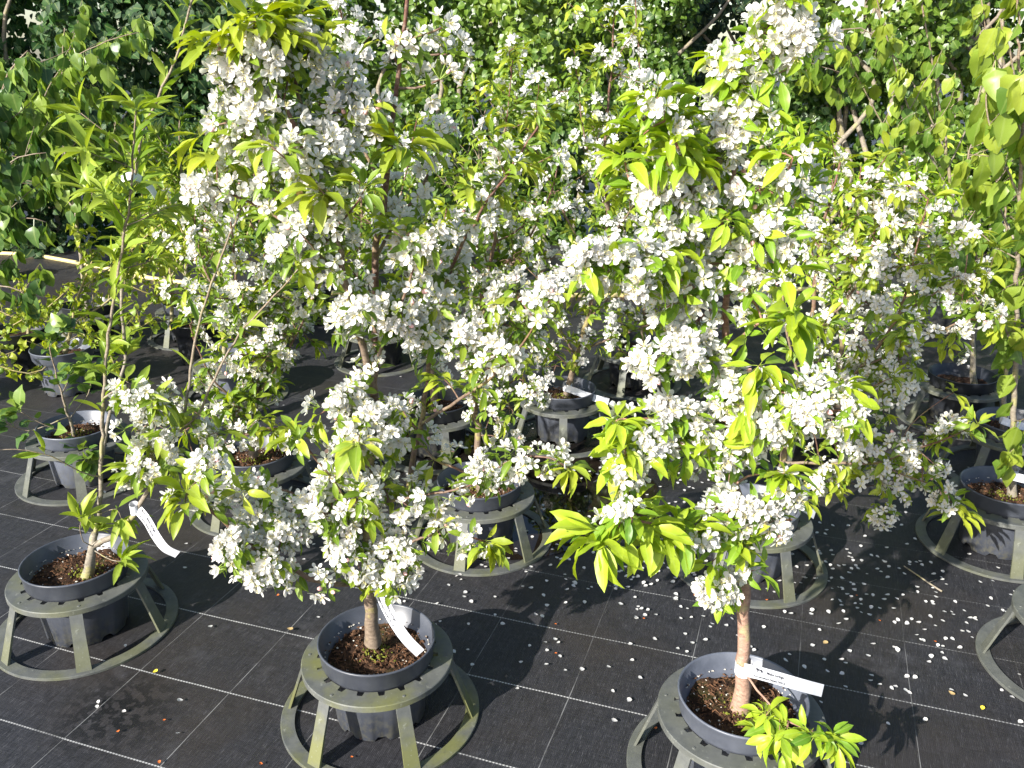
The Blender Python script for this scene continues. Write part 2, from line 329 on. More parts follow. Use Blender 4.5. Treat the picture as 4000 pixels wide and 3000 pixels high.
# ------------------------------------------------------------------ pot stands and pots
RB, RT, HT = 0.262, 0.196, 0.180
def make_stand_meshes():
    out = {}
    seg = 288
    def ring(prof_fn):
        th = np.arange(seg) * 2 * np.pi / seg; V = []
        for k, t in enumerate(th):
            for r, z in prof_fn(k): V.append((r * math.cos(t), r * math.sin(t), z))
        return np.array(V), grid_tris(seg, len(prof_fn(0)), wrap_u=True, wrap_v=True)
    def top_prof(k):                                        # flat collar, square notches in its inner edge, a turned-down outer lip
        ri = 0.157 if (k % 16) < 5 else 0.1425
        return [(ri, HT), (ri, HT - 0.006), (RT - 0.006, HT - 0.006), (RT - 0.004, HT - 0.016), (RT, HT - 0.016), (RT, HT - 0.002), (RT - 0.002, HT)]
    out['top'] = ring(top_prof)
    out['base'] = ring(lambda k: [(RB - 0.036, 0.009), (RB - 0.036, 0.001), (RB, 0.001), (RB, 0.008), (RB - 0.002, 0.009)])
    a = np.array([RT - 0.007, 0, HT - 0.007]); b = np.array([RB - 0.016, 0, 0.006]); tdir = np.array([0.0, 1, 0]); nrm = unit(np.cross(tdir, b - a)) * 0.0032
    V = []
    for p, hw in ((a, 0.017), (a * 0.5 + b * 0.5 + 0 * nrm, 0.0175), (b, 0.020)):
        for s1, s2 in ((1, 1), (1, -1), (-1, -1), (-1, 1)): V.append(p + tdir * hw * s1 + nrm * s2)
    T = [(t[0], t[1], t[2]) for t in grid_tris(3, 4, wrap_v=True)] + [(0, 1, 2), (0, 2, 3), (8, 10, 9), (8, 11, 10)]
    out['leg'] = (np.array(V), T)
    out['boss'] = lathe([(0.0005, HT + 0.0018), (0.0035, HT + 0.0015), (0.0045, HT - 0.001)], 12)
    return out
SM = make_stand_meshes(); _sm = {}
def stand_mesh(part, m):
    if (part, m) not in _sm: _sm[(part, m)] = np_mesh('stand_' + part, *SM[part], [M[m]], smooth=False)
    return _sm[(part, m)]
def stand(pos, rz, m, label):
    t = thing('pot_stand', label, 'pot stand', (pos[0], pos[1], 0.0), 'ring stands that keep the pots upright')
    a = obj('top_ring', stand_mesh('top', m), t); a.rotation_euler = (0, 0, rz + R(3))
    for k in range(6):
        s = obj('bolt_head', stand_mesh('boss', m), a); s.location = (0.178 * math.cos(R(60 * k)), 0.178 * math.sin(R(60 * k)), 0.0)
    obj('base_ring', stand_mesh('base', m), t)
    for k in range(6):
        l = obj('leg', stand_mesh('leg', m), t); l.rotation_euler = (0, 0, rz + R(60 * k))
    return t
def pot_wall():
    prof = [(0.085, 0.016), (0.108, 0.014), (0.113, 0.001), (0.116, 0.003), (0.128, 0.135), (0.131, 0.172), (0.139, 0.176), (0.1415, 0.184), (0.1455, 0.188), (0.149, 0.230), (0.1515, 0.232), (0.1515, 0.236), (0.1485, 0.2375), (0.1455, 0.234), (0.1405, 0.196), (0.1290, 0.190), (0.122, 0.150), (0.108, 0.1)]
    def mod(k, q, r, z):
        if q in (2, 3) and (k % 9) in (0, 1, 2): z += 0.013
        return r, z
    V, T = lathe(prof, 72, mod); return np_mesh('pot_wall', V, T, [M['pot']], smooth=True)
def soil_disc(seed, r0=0.1295, z=0.182, mound=0.006):
    r = np.random.default_rng(seed); nr, ns = 15, 44; V = [(0, 0, z + mound)]; T = []
    ph = r.uniform(0, 6.28, 8)
    for i in range(1, nr + 1):
        for k in range(ns):
            q = i / nr; th = 2 * np.pi * k / ns; rr = r0 * q
            zz = z + mound * (1 - q) + 0.004 * math.sin(5 * th + 9 * q + ph[0]) * q + 0.003 * math.sin(3 * th - 6 * q + ph[1]) + r.normal() * 0.0026
            V.append((rr * math.cos(th), rr * math.sin(th), zz))
    T += [(0, 1 + k, 1 + (k + 1) % ns) for k in range(ns)]
    for i in range(nr - 1):
        for k in range(ns):
            a = 1 + i * ns + k; b = 1 + i * ns + (k + 1) % ns; c = a + ns; d = b + ns
            T += [(a, c, d), (a, d, b)]
    return V, T
def soil_bits(seed, n, z, tx=0.0, ty=0.0, mossn=60):
    """bark crumbs, perlite grains, root fibres and moss tufts lying on the soil"""
    r = np.random.default_rng(seed); mb = MB(); mi = []
    def chip(p, s, m, up=1.0):
        d = r.normal(size=(6, 3)); d /= np.linalg.norm(d, axis=1)[:, None]
        oc = np.array([(1, 0, 0), (0, 1, 0), (-1, 0, 0), (0, -1, 0), (0, 0, up * .7), (0, 0, -.5)]) * s * r.uniform(0.6, 1.3, (6, 1)) + d * s * 0.25
        a = r.uniform(0, 6.28); ca, sa = math.cos(a), math.sin(a); oc = oc @ np.array([[ca, sa, 0], [-sa * 0.6, ca * 0.6, 0], [0, 0, 1]])
        mb.add(oc + p, [(0, 1, 4), (1, 2, 4), (2, 3, 4), (3, 0, 4), (1, 0, 5), (2, 1, 5), (3, 2, 5), (0, 3, 5)]); mi.extend([m] * 8)
    for k in range(n):
        q = 0.128 * math.sqrt(r.uniform()); th = r.uniform(0, 6.28); m = 1 if r.uniform() < 0.16 else 0
        chip(np.array([q * math.cos(th), q * math.sin(th), z + 0.004]), r.uniform(0.0025, 0.0075) if m == 0 else r.uniform(0.0018, 0.0042), m)
    for k in range(n // 6):                                 # grit on the ledge inside the rim
        th = r.uniform(0, 6.28); chip(np.array([0.134 * math.cos(th), 0.134 * math.sin(th), 0.196]), r.uniform(0.0018, 0.0042), 1 if r.uniform() < 0.7 else 0)
    for k in range(n // 3):
        q = 0.12 * math.sqrt(r.uniform()); th = r.uniform(0, 6.28); p = np.array([q * math.cos(th), q * math.sin(th), z + 0.006])
        d = r.normal(size=3); d[2] *= 0.3; d = unit(d); e = unit(np.cross(d, (0, 0, 1))); ln = r.uniform(0.008, 0.022)
        pts = [p, p + d * ln * 0.5 + e * ln * 0.2 + np.array([0, 0, 0.004]), p + d * ln]
        V, T = tube(pts, [0.0007, 0.0008, 0.0004], 3); mb.add(V, T); mi.extend([2] * len(T))
    for k in range(mossn):
        q = abs(r.normal()) * 0.022 + 0.012; th = r.uniform(0, 6.28)
        chip(np.array([tx + q * math.cos(th), ty + q * math.sin(th), z + 0.008 + max(0, 0.03 - q) * 0.5]), r.uniform(0.003, 0.006), 3, 1.6)
    return mb.mesh('soil_bits', [M['crumb'], M['rock'], M['fibre'], M['moss']], False, mi)
POT_WALL = {'pot': pot_wall()}
for _k in ('pot_pale', 'pot_black'):
    POT_WALL[_k] = POT_WALL['pot'].copy(); POT_WALL[_k].materials[0] = M[_k]
def flower_pot(pos, m, label, seed, near=True, tilt=0.0, scale=1.0, tx=0.0, ty=0.0):
    t = thing('flower_pot', label, 'flower pot', (pos[0], pos[1], 0.0), 'potted trees on the nursery cloth')
    t.rotation_euler = (0, tilt, R(seed * 47 % 360)); t.scale = (scale,) * 3
    obj('wall', POT_WALL[m], t)
    V, T = soil_disc(seed); s = obj('soil', np_mesh('soil', V, T, [M['soil']]), t)
    if near:
        b = obj('soil_crumbs', soil_bits(seed, 420, 0.184, tx, ty), s); b['kind'] = 'stuff'; b.rotation_euler = (0, 0, -R(seed * 47 % 360))
    return t

# ------------------------------------------------------------------ leaf and blossom templates (unit = metres, leaf length 1 along +Y, normal +Z)
def leaf_template(w=0.24, curl=0.35, fold=0.5, twist=0.0, widest=0.45, petiole=0.22, wave=0.0, n=5, seed=0):
    r = np.random.default_rng(seed)
    ts = np.linspace(0, 1, n + 1); V = []; ax = []; idx = []
    prof = lambda t: (math.sin(math.pi * min(1, t ** (math.log(0.5) / math.log(widest)))) ** 0.85) * w * (1.0 if t < .999 else 0)
    def bend(x, t, z):
        a = curl * t; y = math.sin(a * 1.6) / (1.6 * max(curl, 1e-3)) if curl > 1e-3 else t
        zz = -(1 - math.cos(a * 1.6)) / (1.6 * max(curl, 1e-3)) if curl > 1e-3 else 0.0
        tw = twist * t; return (x * math.cos(tw) - z * math.sin(tw), petiole + y, zz + z * math.cos(tw) + x * math.sin(tw))
    for i, t in enumerate(ts):
        h = prof(t); wv = wave * math.sin(i * 2.4 + seed) * h; row = []
        if h < 1e-4: V.append(bend(0, t, 0)); ax.append(0.0); row = [len(V) - 1] * 3
        else:
            for s in (-1, 0, 1):
                V.append(bend(s * h, t, abs(s) * (fold * h + s * wv))); ax.append(abs(s) * 1.0); row.append(len(V) - 1)
        idx.append(row)
    T = []
    for i in range(n):
        a, b = idx[i], idx[i + 1]
        for q in (0, 1):
            for tri in ((a[q], a[q + 1], b[q + 1]), (a[q], b[q + 1], b[q])):
                if len(set(tri)) == 3: T.append(tri)
    if petiole > 0.02:
        k = len(V); V += [(-0.014, 0, 0), (0.014, 0, 0), (0.010, petiole + 0.01, 0.0), (-0.010, petiole + 0.01, 0.0)]; ax += [0] * 4
        T += [(k, k + 1, k + 2), (k, k + 2, k + 3)]
    return np.array(V), np.array(T), np.array(ax), np.zeros(len(T), int)
def petal_verts(ln, wd, cup, lift):
    """seven points of a spoon-shaped petal lying along +X, raised by lift"""
    P = np.array([(0.10, 0, 0), (0.42, 0.30, 0), (0.78, 0.40, 0), (1.0, 0.16, 0), (1.0, -0.16, 0), (0.78, -0.40, 0), (0.42, -0.30, 0), (0.58, 0, -1)])
    out = np.zeros((8, 3)); out[:, 0] = P[:, 0] * ln; out[:, 1] = P[:, 1] * wd; out[:, 2] = -cup * (P[:, 2] != 0)
    z2 = cup * 1.2 * np.maximum(0, P[:, 0] - 0.6); out[:, 2] += z2
    c, s = math.cos(lift), math.sin(lift)
    return np.c_[out[:, 0] * c - out[:, 2] * s, out[:, 1], out[:, 0] * s + out[:, 2] * c]
PT = np.array([(0, 1, 7), (1, 2, 7), (2, 3, 7), (3, 4, 7), (4, 5, 7), (5, 6, 7), (6, 0, 7)])
def blossom_template(seed, lift, hi=True, ln=0.0190, wd=0.0138, ped=0.027):
    """a five-petalled apple blossom on its stalk; stalk starts at the origin and runs along +Z"""
    r = np.random.default_rng(seed); V = []; T = []; MI = []; n = 0
    def add(v, t, m):
        nonlocal n
        V.append(np.asarray(v)); T.append(np.asarray(t) + n); MI.extend([m] * len(t)); n += len(v)
    off = np.array([r.normal() * 0.004, r.normal() * 0.004, ped])
    if hi:
        pv, pt = tube([(0, 0, 0), off * 0.5 + (0.001, 0.001, 0), off], [0.0008, 0.0008, 0.0013], 3); add(pv, pt, 2)
    for k in range(5):
        a = 2 * np.pi * k / 5 + r.normal() * 0.10
        p = petal_verts(ln * r.uniform(0.88, 1.1), wd * r.uniform(0.86, 1.08), 0.0022 * r.uniform(0.6, 1.7), lift + r.normal() * 0.16)
        tw = r.normal() * 0.12; p = np.c_[p[:, 0], p[:, 1] * math.cos(tw), p[:, 2] + p[:, 1] * math.sin(tw)]
        c, s = math.cos(a), math.sin(a); p = np.c_[p[:, 0] * c - p[:, 1] * s, p[:, 0] * s + p[:, 1] * c, p[:, 2]] + off
        add(p, PT if hi else np.array([(0, 1, 2), (0, 2, 3), (0, 3, 4), (0, 4, 5), (0, 5, 6)]), 0)
    if hi:
        a = np.arange(5) * 2 * np.pi / 5 + 0.6
        add(np.vstack([np.c_[0.0024 * np.cos(a), 0.0024 * np.sin(a), np.full(5, 0.0008)], [[0, 0, 0.003]]]) + off, [(i, (i + 1) % 5, 5) for i in range(5)], 1)
        for k in range(7):
            a = 2 * np.pi * k / 7 + r.normal() * 0.2; d = np.array([math.cos(a), math.sin(a), 0]); e = np.array([-d[1], d[0], 0])
            b = d * 0.001 + off; tip = d * r.uniform(0.004, 0.007) + off + np.array([0, 0, r.uniform(0.006, 0.009)])
            add([b, tip - e * 0.0009, tip + e * 0.0009], [(0, 1, 2)], 1)
    V = np.vstack(V); return V, np.vstack(T), np.zeros(len(V)), np.array(MI)
def bud_template(seed):
    prof = [(0.0002, 0.0), (0.0009, 0.0005), (0.0009, 0.020), (0.0035, 0.022), (0.0052, 0.026), (0.0040, 0.031), (0.0004, 0.034)]
    V, T = lathe(prof, 6); V = V + np.c_[V[:, 2] * 0.08, V[:, 2] * 0.04, V[:, 2] * 0]
    mi = [2 if min(V[t[0]][2], V[t[1]][2], V[t[2]][2]) < 0.021 else 3 if seed % 2 else 0 for t in T]
    return V, np.array(T), np.zeros(len(V)), np.array(mi)
BL_MATS = ['petal', 'stamen', 'pedicel', 'bud']
TPL = {}
TPL['blossom'] = [blossom_template(k, l) for k, l in enumerate((0.12, 0.25, 0.32, 0.45, 0.6, 0.85))] + [bud_template(0), bud_template(1)]
TPL['blossom_lo'] = [blossom_template(20 + k, l, False, 0.0205, 0.0155, 0.022) for k, l in enumerate((0.15, 0.35, 0.6, 0.9))]
TPL['malus'] = [leaf_template(0.168, c, f, tw, 0.5, 0.20, wv, 5, k) for k, (c, f, tw, wv) in enumerate(((0.30, 0.45, 0.1, 0.1), (0.55, 0.6, -0.3, 0.15), (0.75, 0.4, 0.3, 0.2), (0.45, 0.8, 0.0, 0.1), (0.15, 0.35, -0.2, 0.15)))]
TPL['lance'] = [leaf_template(0.135, c, f, tw, 0.42, 0.10, 0.1, 5, 30 + k) for k, (c, f, tw) in enumerate(((0.25, 0.5, 0.1), (0.5, 0.6, -0.3), (0.7, 0.5, 0.3), (0.1, 0.7, 0.0)))]
TPL['ovate'] = [leaf_template(0.36, c, f, tw, 0.36, 0.30, 0.15, 5, 40 + k) for k, (c, f, tw) in enumerate(((0.25, 0.25, 0.15), (0.5, 0.35, -0.3), (0.35, 0.15, 0.3), (0.1, 0.3, 0.0)))]
TPL['curly'] = [leaf_template(0.34, c, f, tw, 0.5, 0.15, 0.7, 4, 50 + k) for k, (c, f, tw) in enumerate(((0.9, 0.5, 0.6), (0.7, 0.8, -0.8), (1.1, 0.3, 0.3)))]
TPL['small'] = [leaf_template(0.30, c, f, tw, 0.5, 0.0, 0.0, 2, 60 + k) for k, (c, f, tw) in enumerate(((0.4, 0.4, 0.2), (0.7, 0.5, -0.3), (0.2, 0.3, 0.4)))]
TPL['ivy'] = [leaf_template(0.46, c, f, tw, 0.38, 0.0, 0.0, 3, 70 + k) for k, (c, f, tw) in enumerate(((0.3, 0.25, 0.2), (0.5, 0.4, -0.3), (0.2, 0.15, 0.3)))]

class Cloud:
    """leaves or blossoms of one plant: matrices, template number and tint"""
    def __init__(s, tpl, mats): s.tpl = tpl; s.mats = mats; s.A = []; s.P = []; s.K = []; s.t = []
    def add(s, pos, d, nrm, size, tint, k=None):
        d = unit(d); x = np.cross(d, nrm); ln = np.linalg.norm(x)
        if ln < 1e-4: x = np.cross(d, (0.3, 0.8, 0.52)); ln = np.linalg.norm(x)
        x /= ln; n = np.cross(x, d)
        s.A.append(np.c_[x, d, n] * size); s.P.append(pos); s.K.append(rng.integers(len(TPL[s.tpl])) if k is None else k); s.t.append(min(1, max(0, tint)))
    def add_z(s, pos, z, size, tint, k=None):               # template axis is +Z (blossoms)
        z = unit(z); x = unit(np.cross(z, rng.normal(size=3))); y = np.cross(z, x)
        s.A.append(np.c_[x, y, z] * size); s.P.append(pos); s.K.append(rng.integers(len(TPL[s.tpl])) if k is None else k); s.t.append(min(1, max(0, tint)))
    def pack(s):
        s.A = np.array(s.A).reshape(-1, 3, 3); s.P = np.array(s.P).reshape(-1, 3); s.K = np.array(s.K, int); s.t = np.array(s.t)
def cloud_mesh(name, c, sel):
    Vs, Ts, Xs, Ms, ts = [], [], [], [], []; off = 0
    for k, (V, T, ax, mi) in enumerate(TPL[c.tpl]):
        i = np.nonzero(sel & (c.K == k))[0]
        if not len(i): continue
        W = np.einsum('nij,vj->nvi', c.A[i], V) + c.P[i][:, None]
        Vs.append(W.reshape(-1, 3)); Ts.append((T[None] + (np.arange(len(i)) * len(V))[:, None, None] + off).reshape(-1, 3)); off += len(i) * len(V)
        Xs.append(np.tile(ax, len(i))); Ms.append(np.tile(mi, len(i))); ts.append(np.repeat(c.t[i], len(V)))
    if not Vs: return None
    return np_mesh(name, np.vstack(Vs), np.vstack(Ts), [M[m] for m in c.mats], np.concatenate(Ms), True, {'tint': np.concatenate(ts), 'ax': np.concatenate(Xs)})
_single = {}
def single_mesh(c, k, t):
    tq = min(4, int(t * 5)); key = (c.tpl, c.mats[0], k, tq)
    if key not in _single:
        V, T, ax, mi = TPL[c.tpl][k]
        _single[key] = np_mesh('single_' + c.tpl, V, T, [M[m] for m in c.mats], mi, True, {'tint': np.full(len(V), tq / 5 + 0.1), 'ax': ax})
    return _single[key]

# ------------------------------------------------------------------ plants
PLANTS = []
def rand_perp(d):
    a = rng.normal(size=3); a -= d * a.dot(d); return unit(a)
UP = np.array([0, 0, 1.0])
class Plant:
    def __init__(s, name, label, cat, base, group, leaf, leaf_m, bark, size, bl='blossom', tb=(0.2, 0.75), parts=(300, 300)):
        s.name, s.label, s.cat, s.base, s.group, s.bark, s.size, s.tb, s.parts = name, label, cat, np.array(base, float), group, bark, size, tb, parts
        s.lf = Cloud(leaf, [leaf_m]); s.bl = Cloud(bl, BL_MATS); s.limbs = []; s.twigs = MB(); s.axis = []; s.mode = 'rosette'
        PLANTS.append(s)
    # --- one leafy rosette at the end of a shoot
    def rosette(s, p, a, n, size, tint, droop=0.5):
        a = unit(a + UP * 0.2)
        for k in range(n):
            e = rand_perp(a); al = rng.uniform(0.5, 1.35); d = a * math.cos(al) + e * math.sin(al) - UP * droop * rng.uniform(0.2, 1.0)
            s.lf.add(p + e * 0.003, d, unit(a * 0.8 + UP * 0.7 + rng.normal(size=3) * 0.35), size * rng.uniform(0.6, 1.12), tint + rng.normal() * 0.22)
    def umbel(s, p, a, n, leaves=2):
        a = unit(a + UP * 0.25)
        for k in range(n):
            e = rand_perp(a); al = abs(rng.normal()) * 0.62 + 0.1; d = a * math.cos(al) + e * math.sin(al)
            k_ = None
            if s.bl.tpl == 'blossom': k_ = int(rng.integers(6)) if rng.uniform() > 0.11 else int(6 + (rng.uniform() < 0.3))
            s.bl.add_z(p, d, rng.uniform(0.82, 1.15), rng.uniform(0, 1) ** 2, k_)
        for k in range(leaves):
            e = rand_perp(a); d = e + a * rng.uniform(-0.2, 0.7) - UP * 0.25
            s.lf.add(p, d, unit(a + UP * 0.6 + rng.normal(size=3) * 0.35), s.size * rng.uniform(0.55, 0.95), s.tb[0] + (s.tb[1] - s.tb[0]) * rng.uniform())
    def spur(s, p, a, pb, tip=False):
        if rng.uniform() < pb: s.umbel(p + a * rng.uniform(0.004, 0.02), a, int(rng.integers(3, 7)), int(rng.integers(2, 5)))
        else: s.rosette(p + a * 0.008, a, int(rng.integers(4, 8)), s.size * 0.95, s.tb[0] + (s.tb[1] - s.tb[0]) * rng.uniform(0.1, 0.9), 0.45)
    def leaves_at(s, p, d, tint):
        """leaves of the plain green kinds at one node of a shoot"""
        if s.mode == 'hang':
            for k in range(int(rng.integers(1, 3))):
                e = rand_perp(d); dd = -UP + e * rng.uniform(0.1, 0.6); nn = unit(np.array([rng.normal() * .7, -0.7 + rng.normal() * .6, 0.35]))
                s.lf.add(p, dd, nn, s.size * rng.uniform(0.6, 1.15), tint + rng.normal() * 0.2)
        elif s.mode == 'pair':
            e = rand_perp(d)
            for q in (1, -1):
                for k in range(int(rng.integers(1, 3))):
                    dd = e * q * rng.uniform(0.5, 1.0) + d * rng.uniform(0.3, 0.9) + UP * 0.15 + rng.normal(size=3) * 0.18
                    s.lf.add(p, dd, unit(UP + rng.normal(size=3) * 0.4), s.size * rng.uniform(0.5, 1.15), tint + rng.normal() * 0.2)
        else:
            e = rand_perp(d); s.lf.add(p, e + d * 0.4 - UP * 0.2 + rng.normal(size=3) * 0.2, unit(UP + rng.normal(size=3) * 0.5), s.size * rng.uniform(0.6, 1.15), tint + rng.normal() * 0.2)
    def twig(s, p, d, ln, r0, pb, step, tip='leaf', up=0.25, tipn=6, tipsize=1.0):
        n = max(3, int(ln / 0.03)); P = [p]; q = d.copy()
        for k in range(n):
            q = unit(q + UP * up * 0.12 + rng.normal(size=3) * 0.10); P.append(P[-1] + q * ln / n)
        P = np.array(P); V, T = tube(P, np.linspace(r0, r0 * 0.45, len(P)), 4); s.twigs.add(V, T, np.linspace(0.5, 1, len(P) * 4 + 1))
        dist = step * rng.uniform(0.3, 1.0)
        while dist < ln:
            f = dist / ln * n; i = min(int(f), n - 1); pt = P[i] + (P[i + 1] - P[i]) * (f - i); dd = unit(P[i + 1] - P[i])
            if s.mode == 'rosette': s.spur(pt, unit(rand_perp(dd) + dd * 0.4 + UP * 0.2), pb)
            else: s.leaves_at(pt, dd, rng.uniform(*s.tb))
            dist += step * rng.uniform(0.6, 1.4)
        if s.mode == 'rosette':
            if tip == 'leaf' and rng.uniform() < 0.75: s.rosette(P[-1], q, tipn, s.size * tipsize, s.tb[1] + 0.15, 0.7)
            else: s.umbel(P[-1], q, 6, 2)
        else:
            for k in range(3): s.leaves_at(P[-1], q, s.tb[1] + 0.1)
        return P
    # --- a limb: sight-line points (u, v, depth) -> a swept branch with spurs and twigs
    def limb(s, pts, r0, r1, name='branch', bare=0.0, spur=0.03, pb=0.75, side=8, slen=(0.06, 0.2), step=0.035, tip='leaf', tipn=8, tipsize=1.2, taper=1.0, world=False, lump=0.05, up=0.25, tcol=(0.0, 1.0)):
        P = np.array(pts, float) if world else np.array([at(u, v, s.base[1] + dy) for u, v, dy in pts])
        P = catmull(P, 0.03 if s.base[1] < 3.4 else 0.06); n = len(P)
        P[1:-1] += rng.normal(size=(n - 2, 3)) * min(0.003, r0 * 0.3)
        f = np.linspace(0, 1, n); rad = r0 + (r1 - r0) * f ** taper
        if name == 'trunk': rad = rad * (1 + 0.55 * np.exp(-f * n / 2.5))
        sides = 9 if r0 > 0.006 else 6
        V, T = tube(P, rad, sides, lump); mb = MB(); tt = tcol[0] + (tcol[1] - tcol[0]) * f
        mb.add(V, T, np.r_[np.repeat(tt, sides), tt[-1]]); s.limbs.append((name, mb)); s.axis.append(P)
        L_ = np.r_[0, np.cumsum(np.linalg.norm(np.diff(P, axis=0), axis=1))]; tot = L_[-1]
        def sample(dist):
            i = min(n - 2, int(np.searchsorted(L_, dist) - 1)); i = max(i, 0); w_ = (dist - L_[i]) / max(1e-6, L_[i + 1] - L_[i])
            return P[i] + (P[i + 1] - P[i]) * w_, unit(P[i + 1] - P[i]), rad[i]
        dist = bare * tot + spur
        while spur > 0 and dist < tot:
            p, d, rr = sample(dist); e = unit(rand_perp(d) + d * 0.25 + UP * 0.15)
            if s.mode == 'rosette': s.spur(p + e * rr * 0.8, e, pb)
            else: s.leaves_at(p + e * rr * 0.8, d, rng.uniform(*s.tb))
            dist += spur * rng.uniform(0.5, 1.5)
        for k in range(int(side * tot * (1 - bare))):
            p, d, rr = sample(tot * rng.uniform(bare, 0.97)); e = unit(rand_perp(d) * 0.9 + d * 0.4 + UP * 0.25)
            s.twig(p, e, rng.uniform(*slen), min(0.0032, rr * 0.6), pb, step, tip, up)
        d = unit(P[-1] - P[-2])
        if tip == 'leaf' and s.mode == 'rosette': s.rosette(P[-1], d, tipn, s.size * tipsize, s.tb[1] + 0.2, 0.75)
        elif s.mode == 'rosette': s.umbel(P[-1], d, 7, 3)
        else:
            for k in range(4): s.leaves_at(P[-1], d, s.tb[1])
        return P
    # --- a clump seen at a place: grown on a twig from the nearest limb
    def clump(s, u, v, dy, r, n, pb=0.9, leafn=5):
        c = at(u, v, s.base[1] + dy); r = r * s.base[1] / 1897.0
        A = np.vstack(s.axis); j = np.argmin(((A - c) ** 2).sum(1)); p = A[j]; d = c - p; ln = np.linalg.norm(d)
        if ln > 0.015:
            mid = p + d * 0.5 + UP * 0.04 * ln + rng.normal(size=3) * 0.05 * ln
            P = catmull([p, mid, c], 0.03); V, T = tube(P, np.linspace(0.0028, 0.0014, len(P)), 4); s.twigs.add(V, T, np.linspace(0.4, 1, len(P) * 4 + 1)); s.axis.append(P)
        for k in range(n):
            e = unit(rng.normal(size=3)); q = c + e * r * rng.uniform(0.35, 1.0) * np.array([1, 0.8, 0.9])
            V, T = tube([c + d * -0.02, (c + q) / 2 + rng.normal(size=3) * 0.004, q], [0.0013, 0.0011, 0.0009], 3); s.twigs.add(V, T, 0.8)
            if rng.uniform() < pb: s.umbel(q, unit(e + np.array([0, -0.25, 0.1])), int(rng.integers(4, 8)), int(rng.integers(1, 4)))
            else: s.rosette(q, unit(e + UP * 0.4), leafn, s.size, s.tb[1], 0.6)
    def leafy(s, u, v, dy, n=10, size=1.3, droop=1.0):
        """a loose tuft of young leaves at a shoot tip"""
        c = at(u, v, s.base[1] + dy); A = np.vstack(s.axis); p = A[np.argmin(((A - c) ** 2).sum(1))]; d = c - p
        if np.linalg.norm(d) > 0.01:
            P = catmull([p, (p + c) / 2 + UP * 0.08 * np.linalg.norm(d), c], 0.03); V, T = tube(P, np.linspace(0.0024, 0.0012, len(P)), 4); s.twigs.add(V, T, np.linspace(0.4, 1, len(P) * 4 + 1))
            for q in P[len(P) // 2::2]: s.rosette(q, unit(d + UP * 0.3), 3, s.size * size * 0.9, s.tb[1] + 0.1, droop)
        s.rosette(c, unit(d + UP * 0.25), n, s.size * size, s.tb[1] + 0.2, droop)

# ------------------------------------------------------------------ the potted plants, each with its stand, pot and tree
# crab apple in the mossy stand
B2 = (-0.350, 1.895)
stand(B2, R(-4), 'stand_mossy', 'ring stand with yellow green algae under the pot with the bending white tag')
flower_pot(B2, 'pot', 'dark blue grey pot in the algae stained stand, white tag hanging over its soil', 2, tx=-0.0, ty=0.0)
t2 = Plant('crab_apple_tree', 'white blossoming crab apple with low forked trunk, rising from the algae stained stand', 'tree', (*B2, 0.18), 'flowering crab apples', 'malus', 'leaf_malus', 'bark', 0.055, tb=(0.15, 0.7))
t2.limb([(806, 1392, 0), (800, 1300, 0), (798, 1255, 0), (796, 1184, -.01), (799, 1100, -.01), (805, 950, 0), (808, 824, 0), (810, 740, .02), (812, 640, .03), (812, 530, .03), (829, 458, .02)], 0.0145, 0.0070, 'trunk', bare=0.25, spur=0.09, pb=0.7, side=3.5, slen=(.05, .14), lump=0.07, tcol=(0.0, .75))
t2.limb([(829, 459, .02), (838, 340, 0), (848, 265, -.01), (858, 195, 0), (867, 95, 0), (880, 0, 0), (892, -90, 0)], 0.0068, 0.0035, bare=0.02, spur=0.10, pb=0.5, side=2.5, slen=(.04, .10), tcol=(.7, 1.0))
t2.limb([(806, 822, 0), (790, 783, -.02), (775, 719, -.05), (755, 636, -.09), (733, 548, -.12), (722, 490, -.14), (688, 410, -.16), (660, 328, -.16), (640, 277, -.16), (610, 222, -.16), (575, 160, -.17), (545, 95, -.18)], 0.0085, 0.0028, spur=0.035, pb=0.75, side=9, slen=(.05, .16))
t2.limb([(716, 480, -.14), (690, 380, -.10), (672, 300, -.08), (655, 240, -.08), (636, 175, -.10), (625, 110, -.12), (612, 60, -.12)], 0.006, 0.0025, spur=0.03, pb=0.8, side=9, slen=(.05, .14), bare=0.2)
t2.limb([(803, 1266, 0), (835, 1228, .05), (858, 1184, .08), (880, 1098, .10), (891, 1008, .10), (906, 941, .10), (919, 862, .10), (925, 800, .10), (936, 720, .09), (952, 640, .08), (975, 575, .06), (1005, 510, .04), (1052, 435, .02), (1110, 350, 0)], 0.009, 0.0025, bare=0.1, spur=0.045, pb=0.72, side=9, slen=(.05, .18))
t2.limb([(912, 915, .10), (940, 896, .07), (970, 877, .04), (1012, 850, .0), (1052, 824, -.03), (1108, 768, -.06), (1157, 697, -.08), (1190, 640, -.09)], 0.005, 0.002, bare=0.25, spur=0.045, pb=0.7, side=4, slen=(.04, .1), tip='flower')
t2.limb([(800, 1264, 0), (762, 1262, -.04), (700, 1256, -.08), (645, 1240, -.10), (592, 1212, -.12), (545, 1178, -.14), (505, 1147, -.16), (470, 1112, -.17), (440, 1088, -.17), (405, 1062, -.17)], 0.0075, 0.003, bare=0.15, spur=0.03, pb=0.85, side=4, slen=(.04, .10), tipn=11, tipsize=1.5)
t2.limb([(798, 1150, 0), (770, 1112, -.04), (735, 1060, -.08), (700, 1012, -.10), (668, 975, -.11), (645, 945, -.12)], 0.0042, 0.002, spur=0.035, pb=0.85, side=4, slen=(.04, .09))
t2.limb([(798, 1175, 0), (740, 1130, -.02), (677, 1085, -.03), (620, 1060, -.04), (560, 1050, -.05), (515, 1040, -.05)], 0.0042, 0.002, spur=0.03, pb=0.85, side=9, slen=(.05, .13))
